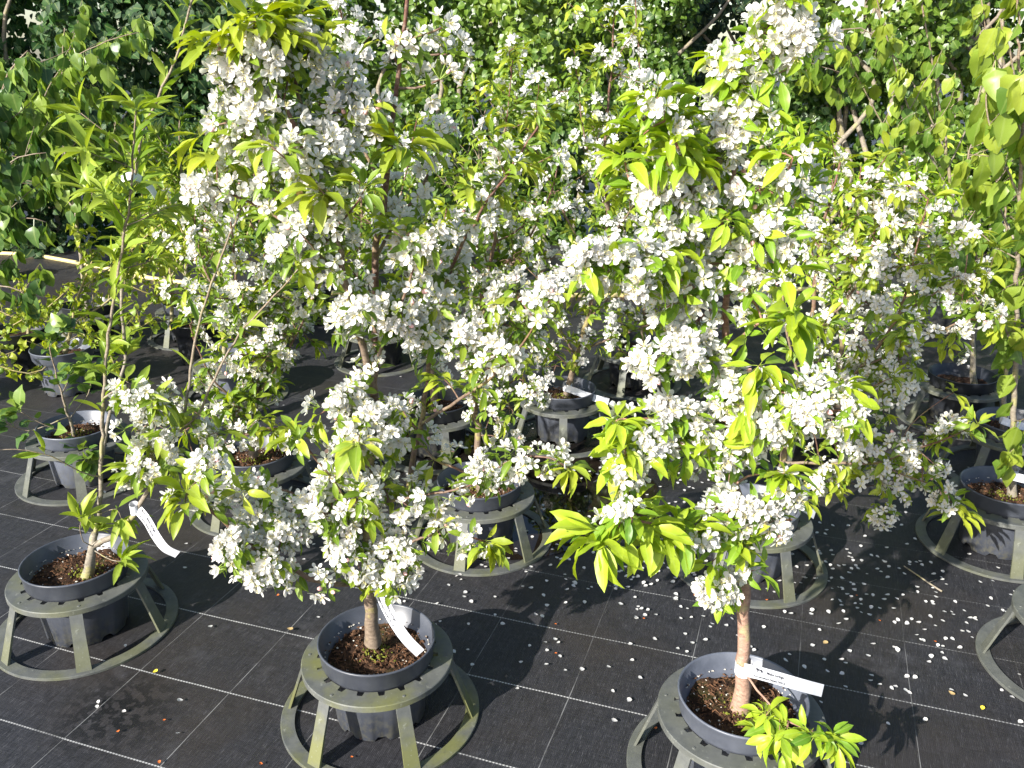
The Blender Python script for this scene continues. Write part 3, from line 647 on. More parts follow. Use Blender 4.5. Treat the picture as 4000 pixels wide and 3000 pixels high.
t2.limb([(800, 1096, 0), (838, 1082, -.04), (870, 1077, -.06), (905, 1072, -.07), (960, 1062, -.08), (1010, 1050, -.09), (1045, 1035, -.09)], 0.0042, 0.002, bare=0.35, spur=0.022, pb=0.92, side=6, slen=(.03, .07), tip='flower')
t2.limb([(797, 1215, 0), (850, 1190, -.03), (910, 1165, -.05), (965, 1150, -.06), (1010, 1158, -.07), (1048, 1170, -.08)], 0.0042, 0.002, spur=0.024, pb=0.85, side=5, slen=(.03, .08), tipn=11, tipsize=1.15)
t2.limb([(1040, 1050, -.0), (1090, 1000, -.04), (1140, 985, -.06), (1190, 990, -.08), (1225, 1010, -.08)], 0.003, 0.0018, spur=0.022, pb=0.75, side=5, slen=(.03, .07), tipn=12, tipsize=1.1)
t2.limb([(904, 950, .10), (935, 990, .05), (980, 1010, .0), (1040, 1040, -.0)], 0.0035, 0.003, spur=0.05, pb=0.8, side=2, slen=(.03, .07), tip='flower')
t2.limb([(757, 640, -.09), (700, 560, -.12), (640, 500, -.12), (575, 455, -.10), (500, 420, -.08), (440, 405, -.06)], 0.0042, 0.002, bare=0.1, spur=0.035, pb=0.72, side=7, slen=(.05, .12), tip='flower')
t2.limb([(842, 300, 0), (800, 262, -.05), (750, 240, -.07), (690, 250, -.09)], 0.0036, 0.002, spur=0.025, pb=0.85, side=7, slen=(.04, .09), tip='flower')
t2.limb([(860, 190, 0), (895, 190, -.02), (930, 178, -.03), (950, 172, -.03)], 0.003, 0.0018, spur=0.03, pb=0.8, side=4, slen=(.03, .06), tip='flower')
t2.limb([(866, 105, 0), (900, 80, -.01), (930, 70, -.02), (955, 60, -.02)], 0.003, 0.0018, spur=0.03, pb=0.8, side=4, slen=(.03, .06), tip='flower')
t2.limb([(864, 130, 0), (910, 122, .02), (955, 118, .02), (985, 120, .02)], 0.003, 0.0018, bare=0.4, spur=0.03, pb=0.7, side=3, slen=(.03, .06), tip='flower')
t2.limb([(812, 560, .03), (850, 490, .06), (900, 420, .08), (945, 330, .08), (958, 290, .08)], 0.004, 0.002, bare=.1, spur=0.04, pb=0.75, side=8, slen=(.04, .12), tip='flower')
t2.limb([(808, 780, 0), (850, 700, -.05), (885, 610, -.08), (905, 540, -.10), (920, 480, -.1)], 0.0042, 0.002, spur=0.04, pb=0.82, side=8, slen=(.04, .12))
for u, v, dy, r, n in [(790, 925, -.10, 48, 16), (760, 900, -.10, 40, 10), (830, 920, -.08, 36, 9), (775, 985, -.08, 40, 9), (770, 1085, -.08, 46, 13), (830, 1055, -.03, 34, 7), (700, 1110, -.08, 40, 9), (850, 1248, -.06, 34, 12), (862, 1212, -.06, 30, 8), (765, 1215, -.06, 34, 9), (740, 1170, -.05, 34, 8), (512, 1188, -.16, 26, 8), (570, 1222, -.14, 34, 10), (585, 1245, -.14, 26, 7), (560, 1110, -.08, 40, 9), (610, 1150, -.08, 44, 10),
                       (530, 160, -.16, 40, 9), (505, 130, -.16, 34, 7), (560, 110, -.18, 40, 9), (620, 100, -.14, 46, 12), (660, 130, -.12, 34, 8), (520, 200, -.16, 32, 7), (500, 265, -.14, 42, 10), (560, 250, -.16, 40, 9), (535, 300, -.14, 34, 8), (640, 370, -.14, 44, 11), (690, 345, -.14, 44, 11), (600, 415, -.12, 38, 8), (740, 255, -.08, 38, 9), (790, 225, -.06, 38, 9), (730, 320, -.1, 36, 7),
                       (880, 560, -.06, 44, 9), (910, 530, -.08, 40, 8), (757, 690, -.10, 34, 8), (862, 680, -.06, 44, 9), (950, 640, .02, 46, 9), (1000, 740, -.02, 38, 8), (1075, 770, -.06, 32, 7), (1180, 645, -.08, 26, 6), (1120, 640, .0, 40, 8), (700, 520, -.12, 44, 9), (640, 540, -.08, 40, 8), (440, 415, -.06, 26, 6), (480, 405, -.06, 24, 5), (325, 880, -.17, 42, 10), (290, 850, -.17, 30, 6), (320, 985, -.17, 40, 9), (335, 1035, -.17, 30, 6), (445, 1015, -.17, 22, 5)]:
    if u > 400: t2.clump(u, v, dy, r, n)
for u, v, dy, n, sz, dr in [(775, 955, -.17, 10, 1.5, 1.3), (700, 420, -.20, 12, 1.6, 1.2), (870, 315, -.05, 12, 1.6, 1.0), (480, 75, -.19, 14, 1.25, .9), (550, 45, -.19, 16, 1.25, .6), (640, 40, -.13, 16, 1.25, .6), (590, 50, -.17, 14, 1.25, .6), (520, 60, -.2, 12, 1.2, .8), (690, 75, -.12, 10, 1.2, .9), (450, 95, -.18, 8, 1.2, 1.1), (615, 80, -.18, 10, 1.2, .8), (440, 290, -.10, 8, 1.4, 1.2), (470, 340, -.08, 7, 1.4, 1.2), (400, 1085, -.18, 9, 1.4, 1.2), (430, 1070, -.17, 8, 1.2, .9), (790, 1283, -.03, 7, .7, .3), (1062, 1185, -.08, 8, 1.2, 1.2), (1235, 1010, -.08, 7, 1.1, 1.0), (960, 820, .05, 6, 1, .6)]:
    t2.leafy(u, v, dy, n, sz, dr)

# crab apple with yellow-green leaves
B3 = (0.545, 1.685)
stand(B3, R(-22), 'stand_clean', 'clean grey ring stand below the pot from which yellow green shoots spill')
flower_pot(B3, 'pot_pale', 'pale blue grey pot with yellow green basal shoots hanging over its rim', 3, tx=0.0, ty=0.0)
t3 = Plant('crab_apple_tree', 'straight crab apple with yellow green leaves, white blossom and leafy shoots at its foot', 'tree', (*B3, 0.18), 'flowering crab apples', 'malus', 'leaf_yellow', 'bark_pink', 0.062, tb=(0.2, 0.8))
t3.limb([(1598, 1535, 0), (1605, 1455, 0), (1607, 1380, 0), (1608, 1290, 0), (1607, 1230, 0), (1599, 1150, 0), (1588, 1040, 0), (1580, 950, 0), (1572, 850, 0), (1569, 790, 0), (1566, 700, 0), (1562, 630, 0), (1560, 565, 0), (1557, 470, 0), (1550, 400, .01), (1543, 340, .02), (1530, 270, .03), (1548, 215, .04), (1575, 165, .05)], 0.0155, 0.003, 'trunk', bare=0.24, spur=0.13, pb=0.8, side=2.2, slen=(.05, .12), lump=0.06)
t3.limb([(1610, 1456, -.02), (1636, 1490, -.06), (1668, 1528, -.10), (1705, 1560, -.13), (1755, 1580, -.16), (1795, 1596, -.18)], 0.0028, 0.0016, bare=0.5, spur=0.022, pb=0.0, side=14, slen=(.03, .06), tipn=12, tipsize=1.1, up=-1.2)
t3.limb([(1560, 570, 0), (1525, 565, -.03), (1486, 553, -.05), (1432, 487, -.08), (1388, 430, -.09), (1360, 385, -.09), (1350, 350, -.09)], 0.006, 0.002, bare=0.15, spur=0.028, pb=0.45, side=9, slen=(.05, .14))
t3.limb([(1557, 480, 0), (1530, 450, -.04), (1503, 418, -.07), (1472, 346, -.10), (1442, 262, -.12), (1420, 210, -.12)], 0.005, 0.002, spur=0.03, pb=0.4, side=9, slen=(.05, .12))
t3.limb([(1557, 465, 0), (1580, 385, .0), (1596, 314, .0), (1604, 235, .0), (1620, 130, -.02), (1655, 65, -.03), (1695, 5, -.04), (1715, -45, -.04)], 0.0055, 0.002, spur=0.03, pb=0.4, side=7, slen=(.04, .10))
t3.limb([(1560, 575, 0), (1620, 545, -.02), (1674, 471, -.05), (1700, 392, -.07), (1712, 340, -.08)], 0.005, 0.002, bare=0.1, spur=0.03, pb=0.4, side=7, slen=(.05, .12))
t3.limb([(1563, 694, 0), (1540, 665, -.04), (1511, 637, -.08), (1465, 600, -.12), (1400, 575, -.15), (1330, 565, -.17), (1280, 560, -.18)], 0.0045, 0.002, bare=0.2, spur=0.022, pb=0.92, side=5, slen=(.03, .07), tip='flower')
t3.limb([(1570, 800, 0), (1535, 775, -.04), (1490, 762, -.07), (1440, 766, -.10), (1400, 775, -.12)], 0.004, 0.002, bare=0.15, spur=0.02, pb=0.93, side=6, slen=(.03, .07), tip='flower')
t3.limb([(1577, 905, 0), (1520, 915, -.05), (1460, 910, -.09), (1400, 905, -.12), (1345, 905, -.14)], 0.0042, 0.002, spur=0.022, pb=0.85, side=6, slen=(.04, .08))
t3.limb([(1584, 1005, 0), (1520, 985, -.05), (1450, 965, -.09), (1400, 970, -.12), (1350, 985, -.14)], 0.0042, 0.002, spur=0.024, pb=0.8, side=6, slen=(.04, .09), tipn=12)
t3.limb([(1603, 1195, 0), (1560, 1165, -.05), (1510, 1148, -.08), (1450, 1140, -.12), (1390, 1128, -.15), (1335, 1130, -.17), (1300, 1150, -.18)], 0.0046, 0.002, bare=0.1, spur=0.03, pb=0.18, side=6, slen=(.04, .09), tipn=14, tipsize=1.5, up=-.1)
t3.limb([(1608, 1270, 0), (1585, 1266, -.03), (1560, 1268, -.05), (1545, 1278, -.06)], 0.0025, 0.0016, bare=0.4, spur=0.02, pb=0.9, side=0, tip='flower')
t3.limb([(1590, 1045, 0), (1615, 1028, -.03), (1645, 1023, -.05), (1680, 1030, -.06)], 0.003, 0.0016, bare=0.4, spur=0.025, pb=0.4, side=5, slen=(.03, .05))
t3.limb([(1574, 862, 0), (1640, 838, -.04), (1700, 850, -.07), (1765, 862, -.09), (1830, 872, -.10)], 0.0042, 0.002, bare=0.1, spur=0.022, pb=0.88, side=6, slen=(.03, .08))
t3.limb([(1568, 760, 0), (1620, 712, -.05), (1670, 680, -.09), (1710, 672, -.12)], 0.0036, 0.002, bare=0.2, spur=0.03, pb=0.5, side=5, slen=(.04, .08), tipn=13, tipsize=1.4)
t3.limb([(1578, 940, 0), (1620, 915, -.06), (1660, 900, -.1), (1700, 905, -.12)], 0.0036, 0.002, spur=0.024, pb=0.85, side=6, slen=(.03, .07))
t3.limb([(1598, 1140, 0), (1640, 1110, -.03), (1680, 1085, -.05), (1700, 1075, -.05)], 0.003, 0.0016, spur=0.024, pb=0.9, side=6, slen=(.03, .06), tip='flower')
for u, v, dy, r, n in [(1270, 560, -.18, 20, 5), (1310, 570, -.17, 28, 7), (1360, 580, -.16, 30, 7), (1395, 590, -.15, 24, 5), (1420, 775, -.12, 30, 8), (1470, 760, -.1, 30, 8), (1510, 780, -.08, 30, 7), (1600, 850, -.08, 42, 11), (1640, 900, -.10, 42, 11), (1570, 910, -.08, 42, 11), (1590, 960, -.08, 44, 12), (1540, 950, -.08, 40, 10), (1480, 930, -.09, 36, 9), (1420, 905, -.11, 30, 7), (1340, 1020, -.14, 30, 7), (1560, 1110, -.06, 42, 11), (1610, 1100, -.07, 42, 11), (1660, 1130, -.05, 36, 8), (1520, 1130, -.08, 30, 7), (1600, 1155, -.06, 36, 8), (1548, 1268, -.06, 22, 6), (1622, 1232, -.03, 20, 6), (1690, 920, -.1, 36, 8), (1740, 880, -.1, 36, 9), (1800, 885, -.1, 34, 8),
                       (1420, 375, -.09, 30, 6), (1450, 405, -.09, 42, 11), (1480, 450, -.08, 40, 10), (1500, 500, -.07, 40, 9), (1420, 440, -.09, 34, 7), (1580, 230, .0, 36, 8), (1610, 240, -.01, 26, 6), (1550, 290, .0, 42, 11), (1590, 290, -.01, 36, 8), (1540, 350, -.02, 40, 8), (1570, 160, .0, 30, 7), (1610, 165, -.02, 26, 5), (1700, 75, -.04, 30, 8), (1735, 95, -.04, 26, 5), (1650, 60, -.03, 24, 4), (1640, 410, -.05, 40, 8), (1650, 520, -.05, 44, 11), (1690, 500, -.05, 34, 7), (1600, 570, -.04, 36, 7), (1620, 640, -.05, 32, 6), (1480, 610, -.09, 36, 8), (1510, 690, -.05, 24, 5), (1700, 1050, -.06, 22, 4)]:
    t3.clump(u, v, dy, r, n)
for u, v, dy, n, sz, dr in [(1290, 1170, -.18, 10, 1.5, 1.4), (1340, 1150, -.17, 9, 1.4, 1.3), (1385, 1140, -.16, 9, 1.5, 1.2), (1430, 1155, -.14, 9, 1.4, 1.3), (1480, 1150, -.12, 8, 1.3, 1.2), (1365, 1090, -.16, 6, 1.1, .2), (1585, 1185, -.06, 6, 1.2, 1.3), (1350, 960, -.15, 9, 1.2, .9), (1390, 990, -.15, 8, 1.3, 1.2), (1330, 910, -.15, 7, 1.1, .7), (1705, 690, -.14, 13, 1.25, 1.5), (1640, 790, -.12, 11, 1.25, 1.4), (1610, 880, -.13, 4, 1.1, 1.3), (1430, 540, -.12, 11, 1.25, 1.4), (1490, 350, -.12, 14, 1.1, 1.1), (1440, 300, -.12, 12, 1.0, .7), (1390, 290, -.12, 12, 1.0, .7), (1350, 340, -.09, 12, 1.0, .8), (1410, 240, -.1, 12, 1.0, .7), (1470, 250, -.08, 12, 1.0, .8), (1370, 420, -.09, 10, 1.0, .9), (1680, 330, -.06, 10, 1.0, .8), (1560, 120, 0, 9, 1.0, .8), (1630, 200, -.02, 9, .9, .8), (1670, 110, -.03, 9, 1.0, .9), (1700, 1020, -.07, 6, 1.0, .8), (1690, 10, -.05, 9, 1.2, .8), (1640, 250, -.02, 8, 1, .8), (1820, 830, -.1, 5, 1.1, .6), (1690, 600, -.1, 7, 1.2, .8),
                           (1655, 1545, -.13, 8, 1.0, 1.1), (1700, 1570, -.15, 9, .95, 1.3), (1640, 1580, -.14, 8, .9, 1.3), (1760, 1590, -.18, 9, .9, 1.2), (1810, 1600, -.19, 7, .9, 1.3), (1690, 1620, -.17, 8, .9, 1.4)]:
    t3.leafy(u, v, dy, n, sz, dr)

# slim forked tree in the pot at the left
B1 = (-1.306, 2.274)
stand(B1, R(-8), 'stand', 'grey ring stand under the wide open pot of the thin forked tree')
flower_pot(B1, 'pot', 'open dark pot with sunken soil and thin forked stem', 1, tx=0.03, ty=0.0)
t1 = Plant('slender_sapling', 'thin forked tree with bare pale stems, narrow leaves and a few white blossom clusters', 'tree', (*B1, 0.18), 'young leafy trees', 'lance', 'leaf_lance', 'bark_grey', 0.088, tb=(0.3, 0.9))
t1.mode = 'pair'
t1.limb([(188, 1248, -.02), (194, 1215, -.02), (202, 1178, -.02), (206, 1150, 0)], 0.0125, 0.0095, 'trunk', bare=1.0, spur=0, side=0, tcol=(0, .1))
t1.limb([(205, 1155, 0), (213, 1110, 0), (218, 1040, 0), (222, 960, 0), (226, 830, 0), (237, 700, 0), (252, 610, .02), (272, 490, .02), (284, 370, .02), (290, 290, .02), (294, 240, .02)], 0.0066, 0.002, bare=0.28, spur=0.05, side=6, slen=(.05, .18), step=0.04, tcol=(.1, .8))
t1.limb([(203, 1178, -.02), (225, 1165, -.03), (255, 1150, -.04), (280, 1125, -.05), (300, 1095, -.06), (325, 1050, -.06), (355, 985, -.04), (385, 925, -.0)], 0.0095, 0.005, bare=0.9, spur=0.1, side=0, tcol=(.1, .5))
t1.limb([(380, 935, 0), (398, 892, .02), (424, 728, .05), (448, 640, .06), (480, 553, .08), (527, 431, .1), (572, 319, .1)], 0.0045, 0.0018, bare=0.1, spur=0.11, side=2.2, slen=(.05, .12), step=0.045, tcol=(.3, .9))
t1.limb([(378, 940, 0), (427, 896, -.02), (473, 798, -.03), (518, 721, -.04), (578, 655, -.05), (665, 557, -.06)], 0.0042, 0.0018, bare=0.3, spur=0.13, side=1.5, slen=(.04, .10), step=0.05, tcol=(.4, .9))
t1.limb([(272, 773, .25), (262, 640, .25), (272, 529, .25), (300, 320, .25), (340, 215, .25), (378, 130, .25), (410, 20, .25), (418, -40, .25)], 0.0052, 0.003, bare=0.0, spur=0.04, side=8, slen=(.06, .20), step=0.04, tcol=(.1, .6))
t1.limb([(222, 985, 0), (250, 1200, .12), (272, 773, .25)][0:1] + [(235, 900, .1), (262, 820, .22), (272, 770, .25)], 0.005, 0.005, bare=0.9, spur=0.2, side=0, tcol=(0, .2))
t1.limb([(218, 1030, 0), (175, 1020, -.05), (110, 985, -.1), (30, 970, -.14), (-30, 975, -.16)], 0.0022, 0.0014, bare=0.2, spur=0.12, side=1.5, slen=(.04, .1), step=.05)
t1.limb([(200, 1180, -.03), (180, 1170, -.05), (172, 1140, -.06), (178, 1120, -.06)], 0.0018, 0.0012, bare=0.4, spur=0.035, side=2, slen=(.02, .05), step=.03)
t1.limb([(205, 1190, -.03), (240, 1210, -.08), (262, 1212, -.1)], 0.0018, 0.0012, bare=0.7, spur=0.03, side=0)
t1.limb([(214, 1110, 0), (250, 1100, -.04), (262, 1120, -.05)], 0.0015, 0.001, bare=0.4, spur=0.04, side=3, slen=(.03, .06), step=.03)
t1.limb([(224, 860, 0), (262, 838, -.04), (300, 850, -.08), (330, 870, -.10)], 0.003, 0.0018, bare=0.5, spur=0.05, side=2, slen=(.03, .08), step=.04)
t1.limb([(380, 935, 0), (350, 960, -.08), (325, 985, -.1), (300, 1010, -.1)], 0.003, 0.0018, bare=0.4, spur=0.05, side=3, slen=(.03, .08), step=.04)
t1.mode = 'rosette'
for u, v, dy, r, n in [(320, 855, -.10, 44, 9), (275, 845, -.08, 30, 5), (335, 910, -.10, 42, 8), (300, 930, -.09, 30, 4), (330, 985, -.10, 42, 9), (285, 1020, -.1, 28, 5), (345, 1010, -.1, 30, 5), (430, 945, -.02, 24, 4), (450, 1010, -.08, 22, 4), (470, 935, -.04, 24, 4)]:
    t1.clump(u, v, dy, r, n, 0.85)

# the other flowering crab apples -----------------------------------------------------------------
def crab(pos, pot_label, stand_label, tree_label, limbs, clumps=(), leafys=(), leaf='leaf_malus', bark='bark', size=0.056, bl='blossom', parts=(250, 250), seed=5, rz=0.3, pm='pot', sm='stand', tb=(0.15, 0.7), near=True):
    stand(pos, rz, sm, stand_label); flower_pot(pos, pm, pot_label, seed, near)
    p = Plant('crab_apple_tree', tree_label, 'tree', (*pos, 0.18), 'flowering crab apples', 'malus', leaf, bark, size, bl, tb, parts)
    for pts, r0, r1, kw in limbs: p.limb(pts, r0, r1, **kw)
    for c in clumps: p.clump(*c, 0.75)
    for c in leafys: p.leafy(*c)
    return p
TR = dict(name='trunk', bare=0.2, spur=0.05, pb=0.5, side=9, slen=(.06, .22), step=0.04)
BR = dict(spur=0.035, pb=0.44, side=11, slen=(.06, .22), step=0.038, bare=0.1)

crab((-0.115, 2.800), 'dark pot standing in the puddle beside fallen petals', 'wet ring stand whose base ring stands in the puddle', 'crab apple with white band round its stem, standing in the puddle',
     [([(1040, 1075, 0), (1036, 1000, 0), (1028, 900, 0), (1024, 820, 0), (1034, 700, .02), (1060, 560, .04), (1085, 440, .04), (1130, 330, .04), (1180, 240, .04)], 0.013, 0.003, TR),
      ([(1026, 830, 0), (1075, 760, -.05), (1130, 700, -.08), (1180, 640, -.1)], 0.006, 0.002, BR), ([(1024, 840, 0), (985, 740, -.06), (960, 640, -.1), (955, 540, -.12), (965, 450, -.12)], 0.006, 0.002, BR),
      ([(1040, 680, 0), (1095, 590, .05), (1150, 500, .08), (1195, 400, .1), (1210, 330, .1)], 0.006, 0.002, BR), ([(1030, 760, 0), (1060, 640, .15), (1075, 520, .2), (1030, 420, .2)], 0.005, 0.002, BR),
      ([(1030, 910, 0), (1080, 850, .05), (1130, 800, .08), (1160, 740, .1)], 0.004, 0.002, BR)],
     [(1060, 900, -.05, 40, 7), (1100, 880, -.02, 40, 7), (1130, 830, 0, 44, 8), (1090, 700, -.06, 50, 9), (1150, 740, -.02, 44, 8), (1050, 640, -.06, 46, 8), (1100, 560, 0, 46, 8), (1050, 470, -.05, 44, 8), (985, 520, -.1, 44, 8), (970, 600, -.1, 44, 8), (1160, 600, 0, 44, 7), (1070, 400, 0, 40, 6), (1100, 960, -.04, 26, 4), (1160, 850, 0, 30, 5)],
     seed=4, rz=R(15), tb=(0.1, 0.6))
crab((0.812, 2.615), 'pale pot with white tag lying across its rim, behind the straight trunk', 'dark ring stand behind the straight trunk of the yellow leaved tree', 'spreading crab apple with long low branches reaching over the petal strewn cloth',
     [([(1662, 1128, 0), (1672, 1060, 0), (1690, 1000, 0), (1705, 945, 0), (1724, 850, .0), (1745, 760, 0), (1760, 640, .02), (1772, 520, .03), (1795, 420, .03), (1815, 350, .03)], 0.013, 0.003, TR),
      ([(1706, 945, 0), (1790, 870, -.06), (1868, 785, -.1), (1936, 690, -.12), (1958, 620, -.12), (1985, 520, -.12), (2005, 430, -.12)], 0.0075, 0.002, BR),
      ([(1690, 1000, 0), (1790, 1000, -.08), (1890, 1000, -.14), (1990, 965, -.18), (2050, 945, -.2), (2085, 930, -.2)], 0.006, 0.002, BR),
      ([(1890, 1000, -.14), (1960, 1030, -.18), (2020, 1050, -.2), (2060, 1085, -.22)], 0.003, 0.0016, dict(spur=0.03, pb=.6, side=6, slen=(.04, .1), tipn=10, tipsize=1.2)),
      ([(1945, 960, -.16), (1965, 920, -.17), (2010, 880, -.18), (2060, 848, -.18)], 0.002, 0.0012, dict(spur=0.12, pb=.0, side=4, slen=(.03, .06), bare=.6, tipn=9)),
      ([(1745, 760, 0), (1800, 680, -.06), (1860, 600, -.08), (1890, 500, -.08), (1880, 420, -.08)], 0.005, 0.002, BR), ([(1730, 830, 0), (1700, 720, .05), (1690, 600, .1), (1700, 480, .12)], 0.005, 0.002, BR),
      ([(1860, 790, -.1), (1940, 760, -.14), (2020, 720, -.16), (2090, 690, -.18), (2140, 700, -.18)], 0.004, 0.0018, BR), ([(1940, 680, -.12), (2010, 640, -.14), (2060, 600, -.14), (2110, 590, -.15)], 0.0035, 0.0016, BR),
      ([(1760, 620, .02), (1820, 480, .0), (1870, 400, -.02), (1920, 330, -.04)], 0.004, 0.0018, BR)],
     [(1780, 790, -.06, 50, 9), (1840, 740, -.08, 50, 9), (1880, 660, -.1, 46, 8), (1940, 780, -.12, 46, 8), (1900, 860, -.12, 46, 8), (1960, 840, -.12, 36, 6), (1800, 950, -.08, 50, 9), (1870, 970, -.12, 50, 10), (1930, 960, -.14, 46, 9), (1780, 1030, -.08, 44, 7), (1860, 1050, -.12, 46, 8), (1930, 1040, -.14, 44, 8), (1990, 1010, -.16, 36, 6), (1915, 1110, -.14, 30, 5), (2050, 940, -.18, 34, 6), (2045, 1085, -.2, 22, 4), (1960, 480, -.1, 36, 6), (1900, 520, -.1, 40, 7), (1960, 400, -.1, 30, 5), (2090, 515, -.15, 24, 4), (2080, 640, -.16, 36, 6), (2060, 740, -.16, 36, 6), (1900, 590, -.1, 44, 8), (1800, 560, -.02, 44, 7), (1820, 620, -.06, 44, 7)],
     [(2070, 1110, -.22, 7, 1.3, 1.3), (1740, 1080, -.06, 8, 1.2, 1.2), (1800, 1060, -.1, 8, 1.2, 1.2), (2160, 700, -.18, 8, 1.2, .9)],
     seed=6, rz=R(-12), pm='pot_pale', sm='stand', leaf='leaf_malus', tb=(0.2, 0.85), parts=(300, 300))
crab((0.230, 3.715), 'dark pot with bark chips and a long white tag sticking out', 'grey ring stand standing just behind the puddle', 'leafy crab apple behind the puddle, its pot carrying a long white tag',
     [([(1222, 868, 0), (1232, 820, 0), (1255, 740, 0), (1288, 620, .02), (1312, 530, .03), (1312, 440, .03), (1306, 370, .03), (1315, 230, .03), (1325, 90, .03), (1330, 20, .03)], 0.013, 0.003, dict(TR, bare=.08, side=11, pb=.4)),
      ([(1250, 760, 0), (1320, 732, -.04), (1400, 700, -.06), (1470, 660, -.08)], 0.006, 0.002, BR), ([(1245, 770, 0), (1200, 690, -.05), (1170, 590, -.1), (1160, 500, -.12)], 0.005, 0.002, BR),
      ([(1290, 610, 0), (1240, 500, -.05), (1190, 400, -.06), (1150, 300, -.06), (1110, 190, -.06), (1100, 110, -.06)], 0.006, 0.002, dict(BR, pb=.22)), ([(1312, 520, 0), (1370, 440, .0), (1400, 360, 0), (1410, 280, 0)], 0.005, 0.002, dict(BR, pb=.25)),
      ([(1312, 450, 0), (1270, 330, 0), (1250, 200, 0), (1240, 110, 0)], 0.005, 0.002, dict(BR, pb=.2)), ([(1290, 600, 0), (1370, 560, .1), (1440, 500, .12), (1480, 420, .1)], 0.005, 0.002, BR)],
     [(1200, 790, -.04, 30, 4), (1230, 760, -.05, 40, 6), (1330, 690, -.06, 40, 6), (1400, 640, -.06, 44, 7), (1340, 480, 0, 40, 6), (1340, 560, -.04, 40, 7), (1250, 600, -.06, 40, 7), (1190, 560, -.1, 40, 7), (1220, 460, -.06, 40, 6), (1110, 105, -.06, 18, 4), (1310, 130, 0, 22, 4), (1390, 180, 0, 30, 5), (1300, 230, 0, 28, 4), (1070, 300, -.05, 26, 4), (1060, 280, -.05, 24, 4), (1200, 200, 0, 22, 3), (1430, 580, 0, 40, 6)],
     seed=8, rz=R(28), bl='blossom_lo', parts=(260, 160), tb=(0.25, 0.9), size=.06)
crab((-0.985, 3.045), 'dark pot half hidden under drooping yellow green leaves and blossom', 'grey ring stand half hidden under the low bushy blossom', 'bushy crab apple with small white blossoms and two upright stems',
     [([(548, 985, 0), (552, 870, 0), (572, 720, 0), (574, 600, .02), (562, 480, .02), (550, 350, .02), (545, 250, .02)], 0.012, 0.003, dict(TR, bare=.12, side=12)),
      ([(552, 880, 0), (528, 720, -.04), (510, 600, -.06), (500, 480, -.08), (480, 390, -.08)], 0.007, 0.002, BR), ([(556, 850, 0), (620, 760, -.05), (670, 660, -.08), (700, 560, -.08)], 0.006, 0.002, BR),
      ([(550, 890, 0), (470, 830, -.1), (430, 760, -.12), (410, 700, -.12)], 0.005, 0.002, BR), ([(552, 900, 0), (500, 900, -.1), (440, 905, -.15), (400, 930, -.18)], 0.004, 0.002, BR), 
      ([(572, 700, 0), (620, 600, .1), (640, 480, .14), (650, 380, .15)], 0.005, 0.002, BR), ([(530, 720, 0), (470, 640, .05), (430, 540, .08), (420, 440, .08)], 0.005, 0.002, BR), ([(556, 870, 0), (600, 700, .1), (680, 740, .12)], 0.005, 0.002, BR)],
     [(600, 640, -.06, 44, 7), (620, 720, -.08, 44, 7), (560, 780, -.1, 44, 7), (520, 880, -.1, 40, 6), (480, 780, -.1, 40, 6), (640, 560, -.08, 44, 7), (540, 560, -.06, 44, 6), (450, 550, 0, 36, 5), (440, 500, 0, 30, 4), (690, 640, -.08, 44, 7), (430, 690, -.1, 30, 4), (510, 690, -.06, 40, 6), (430, 1005, -.16, 26, 4), (470, 935, -.16, 30, 5), (530, 940, -.16, 34, 6)],
     [(590, 930, -.2, 9, 1.3, .9), (620, 925, -.2, 9, 1.3, .9), (560, 905, -.2, 8, 1.2, .8), (650, 940, -.18, 7, 1.2, 1)],
     seed=9, rz=R(5), bl='blossom', parts=(250, 220), tb=(0.1, 0.65))
crab((-0.330, 3.560), 'dark pot in deep shade behind the reddish second stem', 'dark ring stand in deep shade behind the reddish second stem', 'tall crab apple behind the forked one, a narrow white blossom spire on top',
     [([(940, 905, 0), (932, 800, 0), (915, 680, 0), (880, 540, 0), (840, 430, .02), (790, 330, .02), (756, 210, .02), (742, 100, .02), (738, 0, .02), (736, -60, .02)], 0.013, 0.003, dict(TR, bare=.15, pb=.75)),
      ([(920, 720, 0), (970, 590, .02), (1030, 460, .02), (1075, 350, .02), (1098, 230, .02), (1108, 130, .02)], 0.007, 0.002, dict(BR, pb=.3)), ([(900, 600, 0), (860, 480, -.1), (880, 360, -.12), (900, 260, -.12)], 0.005, 0.002, BR),
      ([(930, 780, 0), (860, 700, -.05), (790, 620, -.08), (740, 560, -.08)], 0.006, 0.002, BR), ([(925, 740, 0), (1000, 680, 0), (1070, 640, 0)], 0.005, 0.002, BR), ([(870, 520, 0), (800, 480, .1), (720, 430, .1), (690, 380, .1)], 0.005, 0.002, BR)],
     [(742, 20, .02, 28, 7), (748, 80, .02, 30, 8), (740, 135, .02, 30, 8), (765, 60, .02, 24, 4), (752, 180, .02, 28, 6), (800, 125, .02, 24, 4), (880, 600, -.05, 44, 7), (940, 640, 0, 44, 7), (840, 660, -.08, 44, 7), (960, 560, 0, 44, 7), (1010, 620, 0, 44, 6), (900, 700, -.04, 40, 6), (960, 720, -.02, 40, 6), (1030, 540, 0, 40, 6)],
     seed=11, rz=R(44), bl='blossom_lo', parts=(220, 120), pm='pot_black', tb=(0.1, 0.65))
